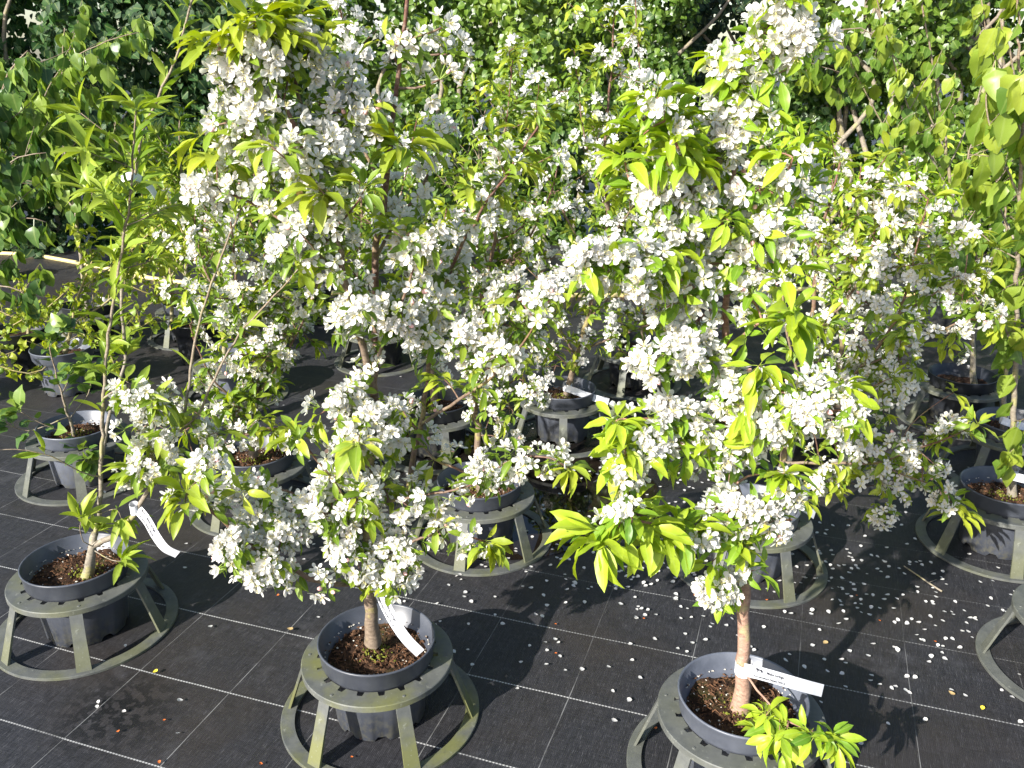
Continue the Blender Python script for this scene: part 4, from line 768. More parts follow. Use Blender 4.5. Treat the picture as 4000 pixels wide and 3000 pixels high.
crab((0.640, 4.40), 'black pot behind the long white tag, in the shade', 'ring stand in the shade behind the long white tag', 'shaded crab apple beyond the one with the long white tag, reaching the hedge top',
     [([(1378, 790, 0), (1390, 700, 0), (1400, 560, 0), (1400, 420, 0), (1395, 300, 0), (1385, 180, 0), (1375, 60, 0), (1370, -20, 0)], 0.012, 0.003, dict(TR, bare=.1, pb=.3)),
      ([(1392, 680, 0), (1450, 560, 0), (1480, 430, 0), (1490, 330, 0)], 0.006, 0.002, BR), ([(1398, 600, 0), (1340, 480, 0), (1290, 340, 0), (1280, 240, 0)], 0.006, 0.002, BR), ([(1400, 500, 0), (1440, 380, .1), (1450, 270, .1), (1440, 190, .1)], 0.005, 0.002, BR), ([(1385, 720, 0), (1440, 690, -.05), (1480, 650, -.05)], 0.005, 0.002, BR)],
     [(1360, 90, 0, 26, 4), (1400, 200, 0, 26, 4), (1330, 300, 0, 28, 4), (1410, 330, 0, 28, 4), (1450, 620, 0, 36, 6), (1350, 640, 0, 36, 6)],
     seed=12, rz=R(9), bl='blossom_lo', parts=(150, 60), pm='pot_black', near=False, tb=(.2, .8), size=.06)
crab((1.30, 3.50), 'dark pot hidden behind the spreading low branches', 'ring stand hidden behind the spreading low branches', 'yellow green crab apple behind the spreading one, in front of the climber hedge',
     [([(1810, 880, 0), (1815, 780, 0), (1830, 660, 0), (1845, 560, 0), (1850, 450, 0), (1860, 360, 0)], 0.012, 0.003, dict(TR, bare=.15, pb=.35)),
      ([(1820, 700, 0), (1760, 560, 0), (1720, 450, 0), (1700, 350, 0), (1690, 270, 0)], 0.006, 0.002, dict(BR, pb=.35)), ([(1830, 640, 0), (1900, 560, 0), (1980, 480, 0), (2050, 420, 0)], 0.006, 0.002, dict(BR, pb=.4)), ([(1825, 700, 0), (1920, 680, 0), (2000, 650, 0), (2080, 640, 0)], 0.005, 0.002, dict(BR, pb=.55)), ([(1845, 540, 0), (1800, 430, 0), (1790, 330, 0)], 0.005, 0.002, dict(BR, pb=.3)), ([(1840, 560, 0), (1930, 450, .1), (1990, 380, .1)], 0.005, 0.002, dict(BR, pb=.3))],
     [(1960, 700, 0, 44, 7), (1900, 740, 0, 44, 7), (2030, 600, 0, 36, 5), (1850, 640, 0, 40, 6)],
     seed=13, rz=R(50), bl='blossom_lo', parts=(250, 80), leaf='leaf_yellow', pm='pot_black', tb=(.2, .75))
crab((-0.75, 4.75), 'black pot deep behind the bushy blossom', 'ring stand deep behind the bushy blossom', 'far crab apple seen through the bushy one, in front of the ivy hedge',
     [([(770, 720, 0), (770, 600, 0), (780, 480, 0), (775, 360, 0), (780, 260, 0)], 0.012, 0.003, dict(TR, bare=.1)), ([(772, 640, 0), (700, 520, 0), (660, 400, 0), (650, 330, 0)], 0.006, 0.002, BR), ([(775, 580, 0), (850, 480, 0), (900, 380, 0), (960, 320, 0)], 0.006, 0.002, BR), ([(775, 600, 0), (830, 560, 0), (900, 540, 0)], 0.006, 0.002, BR)],
     [], seed=14, rz=R(30), bl='blossom_lo', parts=(0, 0), pm='pot_black', near=False, tb=(.15, .7))
crab((-1.42, 4.22), 'pale pot among leafy shoots beside the pale stand legs', 'pale ring stand among leafy shoots, behind the crossing bare stems', 'small leafy crab apple with lichen yellow stem behind the crossing bare stems',
     [([(485, 800, 0), (482, 700, 0), (478, 620, 0), (465, 520, 0), (455, 420, 0), (450, 340, 0)], 0.012, 0.003, dict(TR, bare=.2, pb=.3)), ([(480, 660, 0), (420, 560, 0), (380, 470, 0), (350, 400, 0)], 0.006, 0.002, dict(BR, pb=.2)), ([(480, 640, 0), (530, 520, 0), (560, 420, 0), (600, 340, 0)], 0.006, 0.002, dict(BR, pb=.45)), ([(470, 560, 0), (400, 500, .1), (360, 440, .1)], 0.005, 0.002, dict(BR, pb=.2))],
     [(440, 640, -.04, 36, 5), (410, 660, -.04, 30, 4)], seed=15, rz=R(20), bl='blossom_lo', parts=(180, 50), pm='pot_pale', near=False, bark='bark_lichen', tb=(.3, .85))

# plain green trees --------------------------------------------------------------------------------
def green(pos, name, pot_label, stand_label, label, cat, tpl, lm, mode, limbs, size, bark='bark_grey', parts=(150, 0), seed=20, rz=0.2, pm='pot', sm='stand', tb=(.2, .8), near=False, extra=()):
    if stand_label: stand(pos, rz, sm, stand_label)
    if pot_label: flower_pot(pos, pm, pot_label, seed, near)
    p = Plant(name, label, cat, (*pos, 0.18), 'young leafy trees', tpl, lm, bark, size, 'blossom_lo', tb, parts); p.mode = mode
    for pts, r0, r1, kw in limbs: p.limb(pts, r0, r1, **kw)
    return p
GT = dict(name='trunk', bare=0.15, spur=0.05, side=10, slen=(.1, .3), step=0.045); GB = dict(bare=0.1, spur=0.04, side=10, slen=(.08, .26), step=0.045)
# shrub with round dark leaves behind the slim forked tree
green((-1.775, 3.29), 'broadleaf_shrub', 'pale pot with a lump of soil showing, under round dark leaves', 'grey ring stand under the pot with the lump of soil and round leaves', 'low shrub with round dark glossy leaves on thin pale twigs', 'shrub', 'ovate', 'leaf_dark', 'pair',
      [([(165, 955, 0), (150, 905, 0), (135, 860, 0), (120, 800, 0), (105, 740, 0)], 0.006, 0.002, dict(name='trunk', bare=.15, spur=.06, side=8, slen=(.05, .12), step=.05)), ([(160, 950, 0), (130, 930, -.1), (90, 915, -.14), (45, 890, -.16)], 0.003, 0.0015, dict(bare=.3, spur=.06, side=4, slen=(.04, .1), step=.05)), ([(165, 950, 0), (180, 970, -.12), (190, 990, -.17)], 0.003, 0.0015, dict(bare=.3, spur=.04, side=4, slen=(.04, .08), step=.04)), ([(150, 905, 0), (190, 850, .05), (200, 800, .08)], 0.003, 0.0015, dict(bare=.3, spur=.05, side=4, slen=(.04, .1), step=.05)), ([(150, 900, 0), (60, 930, -.05), (-10, 900, -.1)], 0.003, 0.0015, dict(bare=.3, spur=.07, side=3, slen=(.04, .1), step=.05))],
      0.075, parts=(120, 0), seed=7, rz=R(-8), pm='pot_pale', sm='stand_clean', near=True, tb=(.25, .8))
# curly bright shrubs in small pots
green((-2.32, 4.30), 'curly_shrub', 'small pale grey pot standing straight on the cloth below curly bright leaves', None, 'bright curly leaved shrub on lichen yellow stems in the small pale pot', 'shrub', 'curly', 'leaf_curly', 'alt',
      [([(140, 762, 0), (150, 720, 0), (165, 660, 0), (185, 600, 0), (210, 540, 0)], 0.009, 0.003, dict(GT, spur=.022, step=.024, side=15)), ([(148, 730, 0), (100, 690, 0), (50, 690, 0), (10, 720, 0)], 0.006, 0.002, dict(GB, spur=.022, step=.024, side=15)), ([(148, 730, 0), (90, 800, -.15), (30, 800, -.2), (-30, 780, -.2)], 0.005, 0.002, dict(GB, spur=.022, step=.024, side=15)), ([(155, 700, 0), (220, 660, 0), (290, 600, 0), (340, 540, 0)], 0.006, 0.002, dict(GB, spur=.022, step=.024, side=15)), ([(160, 690, 0), (200, 740, -.1), (260, 730, -.15), (330, 690, -.15)], 0.005, 0.002, dict(GB, spur=.022, step=.024, side=15)), ([(180, 620, 0), (260, 560, .1), (340, 490, .1), (400, 450, .1)], 0.005, 0.002, dict(GB, spur=.022, step=.024, side=15))],
      0.052, 'bark_lichen', (160, 0), 21, pm='pot_pale', tb=(.25, .9))
green((-1.78, 4.78), 'curly_shrub', 'dark pot under the bright curly leaves beside the tall thin stems', None, 'bright curly leaved shrub behind the pair of tall thin stems', 'shrub', 'curly', 'leaf_curly', 'alt',
      [([(372, 712, 0), (372, 640, 0), (365, 560, 0), (350, 470, 0), (345, 400, 0)], 0.009, 0.003, dict(GT, spur=.022, step=.024, side=15)), ([(370, 620, 0), (320, 540, 0), (290, 470, 0), (270, 420, 0)], 0.006, 0.002, dict(GB, spur=.022, step=.024, side=15)), ([(368, 600, 0), (420, 520, 0), (440, 450, 0), (450, 400, 0)], 0.006, 0.002, dict(GB, spur=.022, step=.024, side=15)), ([(370, 650, 0), (310, 630, -.1), (260, 610, -.1)], 0.005, 0.002, dict(GB, spur=.022, step=.024, side=15))],
      0.052, 'bark_lichen', (120, 0), 33, pm='pot_black', tb=(.3, .95))
green((-2.72, 4.62), 'curly_shrub', 'black pot under low curly leaves near the hose', None, 'low bright curly leaved shrub near the yellow hose', 'shrub', 'curly', 'leaf_curly', 'alt',
      [([(62, 735, 0), (60, 690, 0), (50, 640, 0), (40, 600, 0)], 0.008, 0.003, dict(GT, spur=.022, step=.024, side=15)), ([(60, 700, 0), (20, 680, 0), (-30, 660, 0)], 0.005, 0.002, dict(GB, spur=.022, step=.024, side=15)), ([(60, 700, 0), (110, 660, 0), (150, 620, 0)], 0.005, 0.002, dict(GB, spur=.022, step=.024, side=15)), ([(62, 720, 0), (30, 760, -.15), (-10, 770, -.2)], 0.004, 0.002, dict(GB, spur=.022, step=.024, side=15))],
      0.052, 'bark_lichen', (80, 0), 34, pm='pot_black', tb=(.3, .9))
green((-1.32, 5.55), 'willow_leaved_shrub', 'black pot of the pale narrow leaved shrub before the dark hedge', None, 'pale narrow leaved shrub growing right before the dark hedge', 'shrub', 'lance', 'leaf_lance', 'pair',
      [([(615, 640, 0), (610, 560, 0), (600, 450, 0), (590, 350, 0), (585, 280, 0)], 0.011, 0.003, dict(GT, bare=.1, side=24, step=.035)), ([(612, 580, 0), (550, 460, 0), (520, 360, 0), (505, 290, 0)], 0.006, 0.002, dict(GB, side=24, step=.035)), ([(612, 560, 0), (680, 450, 0), (720, 370, 0), (740, 310, 0)], 0.006, 0.002, dict(GB, side=24, step=.035))],
      0.08, parts=(60, 0), seed=35, pm='pot_black', tb=(.3, .9))
# linden-like trees with dangling leaves at the left
green((-2.57, 5.15), 'linden_tree', 'black pot in the shade below the big dangling leaves', 'ring stand of the black pot below the big dangling leaves', 'leafy tree with big dangling heart shaped leaves and pale slim stems', 'tree', 'ovate', 'leaf_dark', 'hang',
      [([(190, 672, 0), (175, 560, 0), (160, 440, 0), (140, 330, 0), (128, 230, 0), (135, 130, 0), (140, 60, 0)], 0.012, 0.003, dict(GT, bare=.35, side=13, slen=(.15, .4))), ([(165, 480, 0), (220, 380, 0), (250, 280, 0), (240, 200, 0), (235, 150, 0)], 0.006, 0.002, dict(GB, side=12, slen=(.12, .35))), ([(160, 450, 0), (90, 360, 0), (40, 270, 0), (10, 190, 0)], 0.006, 0.002, dict(GB, side=12, slen=(.12, .35))), ([(150, 400, 0), (90, 260, -.2), (130, 150, -.3), (230, 90, -.35), (300, 70, -.35)], 0.005, 0.002, dict(GB, side=12, slen=(.1, .3))), ([(155, 420, 0), (280, 330, .1), (330, 260, .1)], 0.005, 0.002, dict(GB, side=12, slen=(.1, .35)))],
      0.095, parts=(250, 0), seed=22, pm='pot_black', tb=(.35, .95))
green((-2.95, 4.05), 'linden_tree', None, None, 'dark leaved tree whose big leaves dangle above the yellow hose', 'tree', 'ovate', 'leaf_dark', 'hang',
      [([(-120, 870, 0), (-110, 760, 0), (-90, 640, 0), (-60, 500, 0), (-40, 380, 0), (-20, 260, 0), (20, 160, 0), (60, 110, 0)], 0.012, 0.003, dict(GT, bare=.3, side=12, slen=(.15, .4))), ([(-80, 580, 0), (-10, 500, -.05), (50, 470, -.1), (100, 480, -.1)], 0.005, 0.002, dict(GB, side=10, slen=(.08, .2))), ([(-90, 640, 0), (-30, 620, -.1), (20, 620, -.15), (60, 640, -.15)], 0.005, 0.002, dict(GB, side=6, slen=(.08, .18))), ([(-40, 400, 0), (40, 340, 0), (100, 330, 0)], 0.005, 0.002, dict(GB, side=10, slen=(.1, .25)))],
      0.095, parts=(160, 0), seed=23, tb=(.0, .6))
stand((-2.95, 4.05), 0.3, 'stand', 'ring stand at the foot of the dark dangling leaved tree'); flower_pot((-2.95, 4.05), 'pot_black', 'black pot at the foot of the dark dangling leaved tree', 24, False)
# narrow leaved shrub behind
green((-1.98, 5.20), 'willow_leaved_shrub', 'grey pot with white band on its stem, on a shiny stand', 'shiny grey ring stand with thin legs far behind the blossom', 'narrow leaved green shrub in front of the dark hedge', 'shrub', 'lance', 'leaf_lance', 'pair',
      [([(405, 655, 0), (400, 560, 0), (395, 450, 0), (390, 340, 0), (388, 260, 0)], 0.011, 0.003, dict(GT, bare=.1, side=24, step=.035)), ([(402, 600, 0), (340, 480, 0), (300, 380, 0), (290, 300, 0)], 0.006, 0.002, dict(GB, side=24, step=.035)), ([(402, 580, 0), (460, 460, 0), (490, 380, 0), (500, 310, 0)], 0.006, 0.002, dict(GB, side=24, step=.035)), ([(398, 520, 0), (350, 440, .2), (420, 350, .2)], 0.005, 0.002, dict(GB, side=24, step=.035))],
      0.08, parts=(120, 0), seed=25, tb=(.1, .7))
# hanging leaved tree at the upper right
K1 = green((2.13, 3.90), 'weeping_sapling', 'black pot in shade beneath the hanging oval leaves', 'ring stand in shade beneath the hanging oval leaves', 'slim tree with oval leaves hanging from thin drooping shoots', 'tree', 'ovate', 'leaf_hang', 'hang',
      [([(2105, 832, 0), (2098, 720, 0), (2085, 580, 0), (2060, 430, 0), (2040, 300, 0), (2020, 170, 0), (2000, 60, 0), (1990, -30, 0)], 0.011, 0.003, dict(GT, bare=.35, side=6, slen=(.12, .35), spur=.06)), ([(2060, 430, 0), (1980, 280, -.1), (1930, 130, -.15), (1900, 20, -.15), (1880, -60, -.15)], 0.005, 0.002, dict(GB, side=7, slen=(.12, .35), spur=.05)), ([(2070, 480, 0), (1960, 350, -.05), (1880, 220, -.1), (1830, 120, -.1), (1800, 40, -.1)], 0.005, 0.002, dict(GB, side=7, slen=(.12, .3), spur=.05, bare=.35)), ([(2040, 320, 0), (1960, 160, 0), (1860, 60, 0), (1770, 90, 0), (1740, 160, 0)], 0.004, 0.002, dict(GB, side=8, slen=(.1, .3), spur=.045, bare=.4)), ([(2050, 360, 0), (2110, 220, 0), (2130, 100, 0), (2120, 0, 0)], 0.004, 0.002, dict(GB, side=6, slen=(.1, .3), spur=.06))],
      0.068, parts=(220, 0), seed=26, pm='pot_black', tb=(.25, .9))
GR = dict(GB, side=6, slen=(.08, .25), spur=.06)
green((1.735, 2.755), 'broadleaf_sapling', 'blue grey pot with white label strip, ring stand in front of it half in sun', 'grey ring stand half in sun at the edge, its pot holding a slim upright trunk', 'slim upright tree with large bright serrated leaves near its foot', 'tree', 'ovate', 'leaf_hang', 'hang',
      [([(2186, 1070, 0), (2188, 960, 0), (2192, 800, 0), (2197, 620, 0), (2203, 440, 0), (2206, 260, 0), (2200, 100, 0), (2196, -40, 0)], 0.011, 0.003, dict(GT, bare=.1, side=5, slen=(.08, .22), spur=.09)), ([(2192, 760, 0), (2150, 660, -.1), (2110, 560, -.14), (2100, 480, -.14)], 0.004, 0.0018, GR), ([(2200, 420, 0), (2150, 310, -.1), (2130, 210, -.1), (2150, 130, -.1)], 0.004, 0.0018, GR), ([(2203, 300, 0), (2190, 160, -.1), (2160, 40, -.1)], 0.004, 0.0018, GR), ([(2200, 540, 0), (2160, 450, .1), (2120, 380, .1)], 0.004, 0.0018, GR), ([(2188, 1000, 0), (2170, 990, -.08), (2190, 970, -.15)], 0.003, 0.0015, dict(bare=.2, spur=.04, side=4, slen=(.04, .08), step=.04))],
      0.085, parts=(140, 0), seed=27, rz=R(18), pm='pot', sm='stand', near=True, tb=(.3, .9))
green((2.075, 3.33), 'broadleaf_sapling', 'dark pot with white label, its stand in dappled shade', 'dark ring stand in dappled shade behind the slim upright trunk', 'shaded sapling with green leaves behind the slim upright trunk', 'tree', 'ovate', 'leaf_hang', 'hang',
      [([(2168, 930, 0), (2172, 820, 0), (2178, 700, 0), (2175, 560, 0), (2170, 400, 0)], 0.010, 0.003, dict(GT, bare=.2, side=7, spur=.06)), ([(2175, 740, 0), (2120, 660, 0), (2080, 600, 0)], 0.004, 0.0018, GR), ([(2176, 680, 0), (2220, 600, 0), (2240, 520, 0)], 0.004, 0.0018, GR)],
      0.075, parts=(100, 0), seed=28, rz=R(33), pm='pot', sm='stand', near=True, tb=(.1, .6))
p15 = (1.615, 2.06)
stand(p15, R(40), 'stand_clean', 'empty looking grey ring stand on the cloth at the very edge'); flower_pot(p15, 'pot', 'dark pot in the ring stand at the very edge', 29)
# far fillers in front of the hedge
for k, (x, y, lab, lm, tpl, md, sz, h) in enumerate([(-4.1, 6.6, 'bushy green tree before the dark hedge, left of the hose end', 'leaf_lance', 'lance', 'pair', .09, 1.5), (-0.2, 6.0, 'pale green bushy tree before the ivy', 'leaf_malus', 'malus', 'alt', .08, 1.15), (1.35, 5.6, 'yellow green bushy tree before the gap in the hedge', 'leaf_yellow', 'malus', 'alt', .08, 1.2), (2.75, 5.4, 'olive green bushy tree before the climber hedge', 'leaf_yellow', 'malus', 'alt', .08, 1.15), (3.5, 4.6, 'green bushy tree at the far end of the climber hedge', 'leaf_lance', 'ovate', 'hang', .085, 1.3)]):
    flower_pot((x, y), 'pot_black', 'black pot of the ' + lab, 40 + k, False)
    p = Plant('nursery_tree', lab, 'tree', (x, y, .18), 'young leafy trees', tpl, lm, 'bark_grey', sz, 'blossom_lo', (.1, .7), (0, 0)); p.mode = md
    b0 = np.array([x, y, .17])
    p.limb([b0, b0 + (0.02, 0, h * .4), b0 + (-.02, 0, h * .75), b0 + (0.03, 0, h)], .012, .003, 'trunk', bare=.1, spur=.04, side=16, slen=(.15, .4), step=.05, world=True)
    for q in range(5):
        a = q * 1.257 + k; e = np.array([math.cos(a), math.sin(a) * .7, 0]); z0 = h * rng.uniform(.15, .45)
        p.limb([b0 + (0, 0, z0), b0 + e * .22 + (0, 0, z0 + .22), b0 + e * .42 + (0, 0, z0 + h * .4)], .006, .002, bare=.1, spur=.04, side=16, slen=(.12, .35), step=.05, world=True)

# ------------------------------------------------------------------ build the plants; the leaves and blossoms that show largest become parts of their own
for p in PLANTS: p.lf.pack(); p.bl.pack()
CELL = 5.0; best = {}
def front_scan():
    rows = []
    for i, p in enumerate(PLANTS):
        for j, c in enumerate((p.lf, p.bl)):
            if not len(c.P): continue
            tip = c.P + c.A[:, :, 1] * 0.55 if j == 0 else c.P + c.A[:, :, 2] * 0.026
            u, v, d = to_px(tip); rows.append(np.c_[np.full(len(u), i), np.full(len(u), j), np.arange(len(u)), u, v, d])
    a = np.vstack(rows); a = a[(a[:, 3] > 2) & (a[:, 3] < 1022) & (a[:, 4] > 2) & (a[:, 4] < 766)]
    cell = (a[:, 3] // CELL).astype(int) * 1000 + (a[:, 4] // CELL).astype(int)
    o = np.lexsort((a[:, 5], cell)); a, cell = a[o], cell[o]
    first = np.r_[True, cell[1:] != cell[:-1]]; return a[first]
FR = front_scan()
for i, p in enumerate(PLANTS):
    root = thing(p.name, p.label, p.cat, tuple(p.base), p.group); inv = -p.base
    bm_ = M[p.bark]
    for nm, mb in p.limbs:
        mb.V[0] = mb.V[0] + inv; obj(nm, mb.mesh(nm, [bm_]), root)
    if p.twigs.n:
        p.twigs.V = [np.vstack(p.twigs.V) + inv]; p.twigs.A = [np.concatenate(p.twigs.A)]; p.twigs.T = [np.vstack(p.twigs.T)]
        obj('twigs', p.twigs.mesh('twigs', [bm_]), root, kind='stuff')
    for j, (c, nm, rest) in enumerate(((p.lf, 'leaf', 'foliage'), (p.bl, 'blossom', 'blossom_mass'))):
        if not len(c.P): continue
        c.P = c.P + inv
        a = FR[(FR[:, 0] == i) & (FR[:, 1] == j)]; a = a[np.argsort(a[:, 5])][:p.parts[j]]
        pick = a[:, 2].astype(int); sel = np.ones(len(c.P), bool); sel[pick] = False
        for q in pick:
            o = bpy.data.objects.new(nm, single_mesh(c, int(c.K[q]), float(c.t[q]))); COL.objects.link(o); o.parent = root
            m4 = np.eye(4); m4[:3, :3] = c.A[q]; m4[:3, 3] = c.P[q]; o.matrix_local = Matrix(m4.tolist())
        me = cloud_mesh(rest, c, sel)
        if me: obj(rest, me, root, kind='stuff')

# ------------------------------------------------------------------ hedges at the back
def hedge(name, label, x0, x1, y0, y1, h, n, size, lm, tpl='ivy', clump=0.5, seed=0, stems=14, holes=()):
    r = np.random.default_rng(seed); t = thing(name, label, 'hedge', ((x0 + x1) / 2, (y0 + y1) / 2, 0), 'hedges along the back')
    c = Cloud(tpl, [lm]); org = np.array([(x0 + x1) / 2, (y0 + y1) / 2, 0])
    x = r.uniform(x0, x1, n); z = h * r.uniform(0, 1, n) ** 1.0; dep = np.abs(r.normal(size=n)) * 0.32
    ph = r.uniform(0, 6.28, 12)
    lumpf = lambda x, z: 0.22 * np.sin(2.1 * x + ph[0]) * np.sin(2.6 * z + ph[1]) + 0.13 * np.sin(5.3 * x + ph[2] + 1.3 * z) + 0.10 * np.sin(6.1 * z + ph[3] - x) + 0.16 * np.sin(8.3 * x + ph[4] + np.sin(5 * z)) * np.sin(9.1 * z + ph[5] + np.sin(4 * x)) + 0.07 * np.sin(19 * x + ph[6]) * np.sin(21 * z + ph[7])
    lum = lumpf(x, z); y = y0 + 0.3 - lum + dep * (y1 - y0)
    keep = np.ones(n, bool)
    for (hx, hz, hr) in holes: keep &= ((x - hx) ** 2 + ((z - hz) * .7) ** 2) > (hr * r.uniform(.5, 1.15, n)) ** 2
    gap = np.sin(3.7 * x + ph[6]) * np.sin(4.3 * z + ph[7]) + 0.6 * np.sin(9 * x + ph[8] + 2 * z); keep &= ~((gap > 0.75) & (dep < 0.45) & (r.uniform(size=n) < .85))
    x, y, z, dep, lum = x[keep], y[keep], z[keep], dep[keep], lum[keep]; n = len(x)
    nrm = np.c_[r.normal(size=n) * .55, -1 + r.normal(size=n) * .45, .35 + r.normal(size=n) * .5]; nrm /= np.linalg.norm(nrm, axis=1)[:, None]
    d = np.c_[r.normal(size=n) * .8, -.2 + r.normal(size=n) * .3, -.8 + r.normal(size=n) * .5]
    d -= nrm * (d * nrm).sum(1)[:, None]; d /= np.linalg.norm(d, axis=1)[:, None]; xx = np.cross(d, nrm)
    s = size * r.uniform(.6, 1.25, n)
    c.A = np.stack([xx, d, nrm], 2) * s[:, None, None]; c.P = np.c_[x, y, z] - org
    c.K = r.integers(len(TPL[tpl]), size=n); patch = 0.5 + 0.5 * np.sin(1.7 * x + ph[9]) * np.sin(2.3 * z + ph[10])
    c.t = np.clip(0.28 + clump * (patch - .35) + r.normal(size=n) * .2, 0, 1)
    tips = np.c_[x, y, z]; u, v, dd = to_px(tips)
    inside = (u > 5) & (u < 1019) & (v > 3) & (v < 700); score = np.where(inside, y, 99); pick = np.argsort(score)[:160]; pick = pick[score[pick] < 90]
    sel = np.ones(n, bool); sel[pick] = False
    for q in pick:
        o = bpy.data.objects.new('leaf', single_mesh(c, int(c.K[q]), float(c.t[q]))); COL.objects.link(o); o.parent = t
        m4 = np.eye(4); m4[:3, :3] = c.A[q]; m4[:3, 3] = c.P[q]; o.matrix_local = Matrix(m4.tolist())
    obj('foliage', cloud_mesh('foliage', c, sel), t, kind='stuff')
    for k in range(stems):                                  # woody stems inside
        xs = r.uniform(x0 + .1, x1 - .1); pts = [np.array([xs + r.normal() * .1 * q, y0 + .55 + r.normal() * .12, h * .95 * q / 4]) - org for q in range(5)]
        P = catmull(pts, .15); V, T = tube(P, np.linspace(.03, .008, len(P)), 6); mb = MB(); mb.add(V, T, np.linspace(0, .5, len(V))); obj('stem', mb.mesh('stem', [M['bark_grey']]), t)
    return t
hA = [at(1590, 62, 8.2), at(1598, 95, 8.2), at(1866, 12, 8.2), at(1420, 12, 8.2), at(1000, 8, 8.2), at(700, 20, 8.2)]
holes = [(q[0], q[2], s) for q, s in zip(hA, (.10, .07, .09, .05, .04, .04))]
hedge('hornbeam_hedge', 'hornbeam hedge with deep shade put into its leaf colour, behind the dangling leaved trees', -6.6, -1.75, 7.4, 8.4, 3.0, 26000, .085, 'leaf_hornbeam_shaded', 'ivy', .35, 1, 12)
hedge('ivy_hedge', 'bright ivy covered hedge behind the crab apples', -2.0, 1.55, 7.5, 8.4, 2.9, 26000, .068, 'leaf_ivy', 'ivy', .6, 2, 10, holes)
hedge('dark_green_hedge', 'dark green hedge section beside the gap where sky shows', 1.4, 2.35, 7.9, 8.7, 2.9, 7500, .065, 'leaf_dark_green', 'ivy', .3, 3, 4, holes)
hedge('climber_hedge', 'light green climber hedge with tangled twigs behind the weeping leaves', 2.2, 6.6, 7.3, 8.3, 2.9, 30000, .072, 'leaf_ivy', 'ivy', .8, 4, 40, holes)

# ------------------------------------------------------------------ plant tags
def strip_mesh(P, wdir, wd, th=0.0008):
    P = np.asarray(P, float); n = len(P); T = np.gradient(P, axis=0); V = []
    for k in range(n):
        t = unit(T[k]); wv = unit(wdir - t * np.dot(wdir, t)) * wd / 2; nn = unit(np.cross(t, wv)) * th / 2
        V += [P[k] + wv + nn, P[k] - wv + nn, P[k] - wv - nn, P[k] + wv - nn]
    T_ = grid_tris(n, 4, wrap_v=True) + [(0, 1, 2), (0, 2, 3)] + [((n - 1) * 4 + a, (n - 1) * 4 + c, (n - 1) * 4 + b) for a, b, c in ((0, 1, 2), (0, 2, 3))]
    return np_mesh('strip', V, T_, [M['label_white']], smooth=False)
def text_mesh(body, size):
    cu = bpy.data.curves.new('txt', 'FONT'); cu.body = body; cu.size = size; cu.resolution_u = 2; cu.offset = size * 0.022
    o = bpy.data.objects.new('txt', cu); COL.objects.link(o); bpy.context.view_layer.update()
    me = bpy.data.meshes.new_from_object(o.evaluated_get(bpy.context.evaluated_depsgraph_get())); bpy.data.objects.remove(o); bpy.data.curves.remove(cu)
    return me
FOX = [(0, .30), (.10, .42), (.14, .52), (.19, .44), (.30, .38), (.50, .36), (.66, .38), (.80, .26), (.95, .10), (.99, .02), (.88, .06), (.74, .18), (.70, .0), (.66, 0), (.64, .2), (.50, .24), (.36, .22), (.30, .0), (.26, 0), (.24, .2), (.16, .26), (.08, .27)]
def tag(label, pts, wd, wdir, text=True, collar=None, off=0.0, flip=1):
    """white plastic loop tag: strip along pts with the printed name, nursery and running animal emblem"""
    P = catmull(np.array(pts), 0.006); base = P[0].copy(); t = thing('plant_tag', label, 'plant tag', tuple(base), 'white plastic plant tags'); P = P - base
    wdir = np.asarray(wdir, float); obj('strip', strip_mesh(P, wdir, wd), t)
    if collar is not None:
        c, r = np.array(collar[0]) - base, collar[1]; th = np.linspace(0, 2 * np.pi, 25); Q = np.c_[c[0] + r * np.cos(th), c[1] + r * np.sin(th), c[2] + 0.004 * np.sin(th)]
        obj('collar', strip_mesh(Q, np.array([0, 0, 1.0]), wd * 1.05), t)
    if text:
        Ls = np.r_[0, np.cumsum(np.linalg.norm(np.diff(P, axis=0), axis=1))]; T = np.gradient(P, axis=0)
        def place(me, s0, w0):
            co = np.zeros(len(me.vertices) * 3, dtype=np.float32); me.vertices.foreach_get('co', co); co = co.reshape(-1, 3); out = np.zeros_like(co)
            for q, (a, b, _) in enumerate(co):
                s = np.clip(s0 + a, 0, Ls[-1] - 1e-4); i = min(len(P) - 2, max(0, int(np.searchsorted(Ls, s)) - 1)); f = (s - Ls[i]) / (Ls[i + 1] - Ls[i])
                p = P[i] + (P[i + 1] - P[i]) * f; tt = unit(T[i] * (1 - f) + T[i + 1] * f); wv = unit(wdir - tt * np.dot(wdir, tt)); nn = unit(np.cross(tt, wv))
                out[q] = p + wv * (w0 + b) + nn * 0.0011
            me.vertices.foreach_set('co', out.ravel()); me.materials.clear(); me.materials.append(M['ink']); me.update(); return me
        o1 = obj('printed_name', place(text_mesh('Malus toringo', 0.0085), off + 0.040, 0.0015), t)
        o2 = obj('printed_nursery', place(text_mesh('Boomkwekerij Damien DEVOS', 0.0066), off + 0.010, -wd * 0.36), t)
        fx = bpy.data.meshes.new('emblem'); fx.from_pydata([(a * .022, b * .022, 0) for a, b in FOX], [], [list(range(len(FOX)))[::-1]]); fx.update()
        obj('printed_emblem', place(fx, off + 0.011, 0.0005), t)
    return t
camR = np.array([1.0, 0, 0]); camU = np.array([0, math.sin(PITCH), math.cos(PITCH)])
y3 = B3[1]
tag('white tag with printed name sticking out sideways from the straight trunk', [at(1606, 1446, y3 - .03), at(1640, 1454, y3 - .035), at(1690, 1468, y3 - .03), at(1735, 1481, y3 - .02), at(1777, 1492, y3 - .0)], .029, camU, True, ((*at(1606, 1440, y3)[:2], at(1606, 1440, y3)[2]), .019), off=.014)
y2 = B2[1]
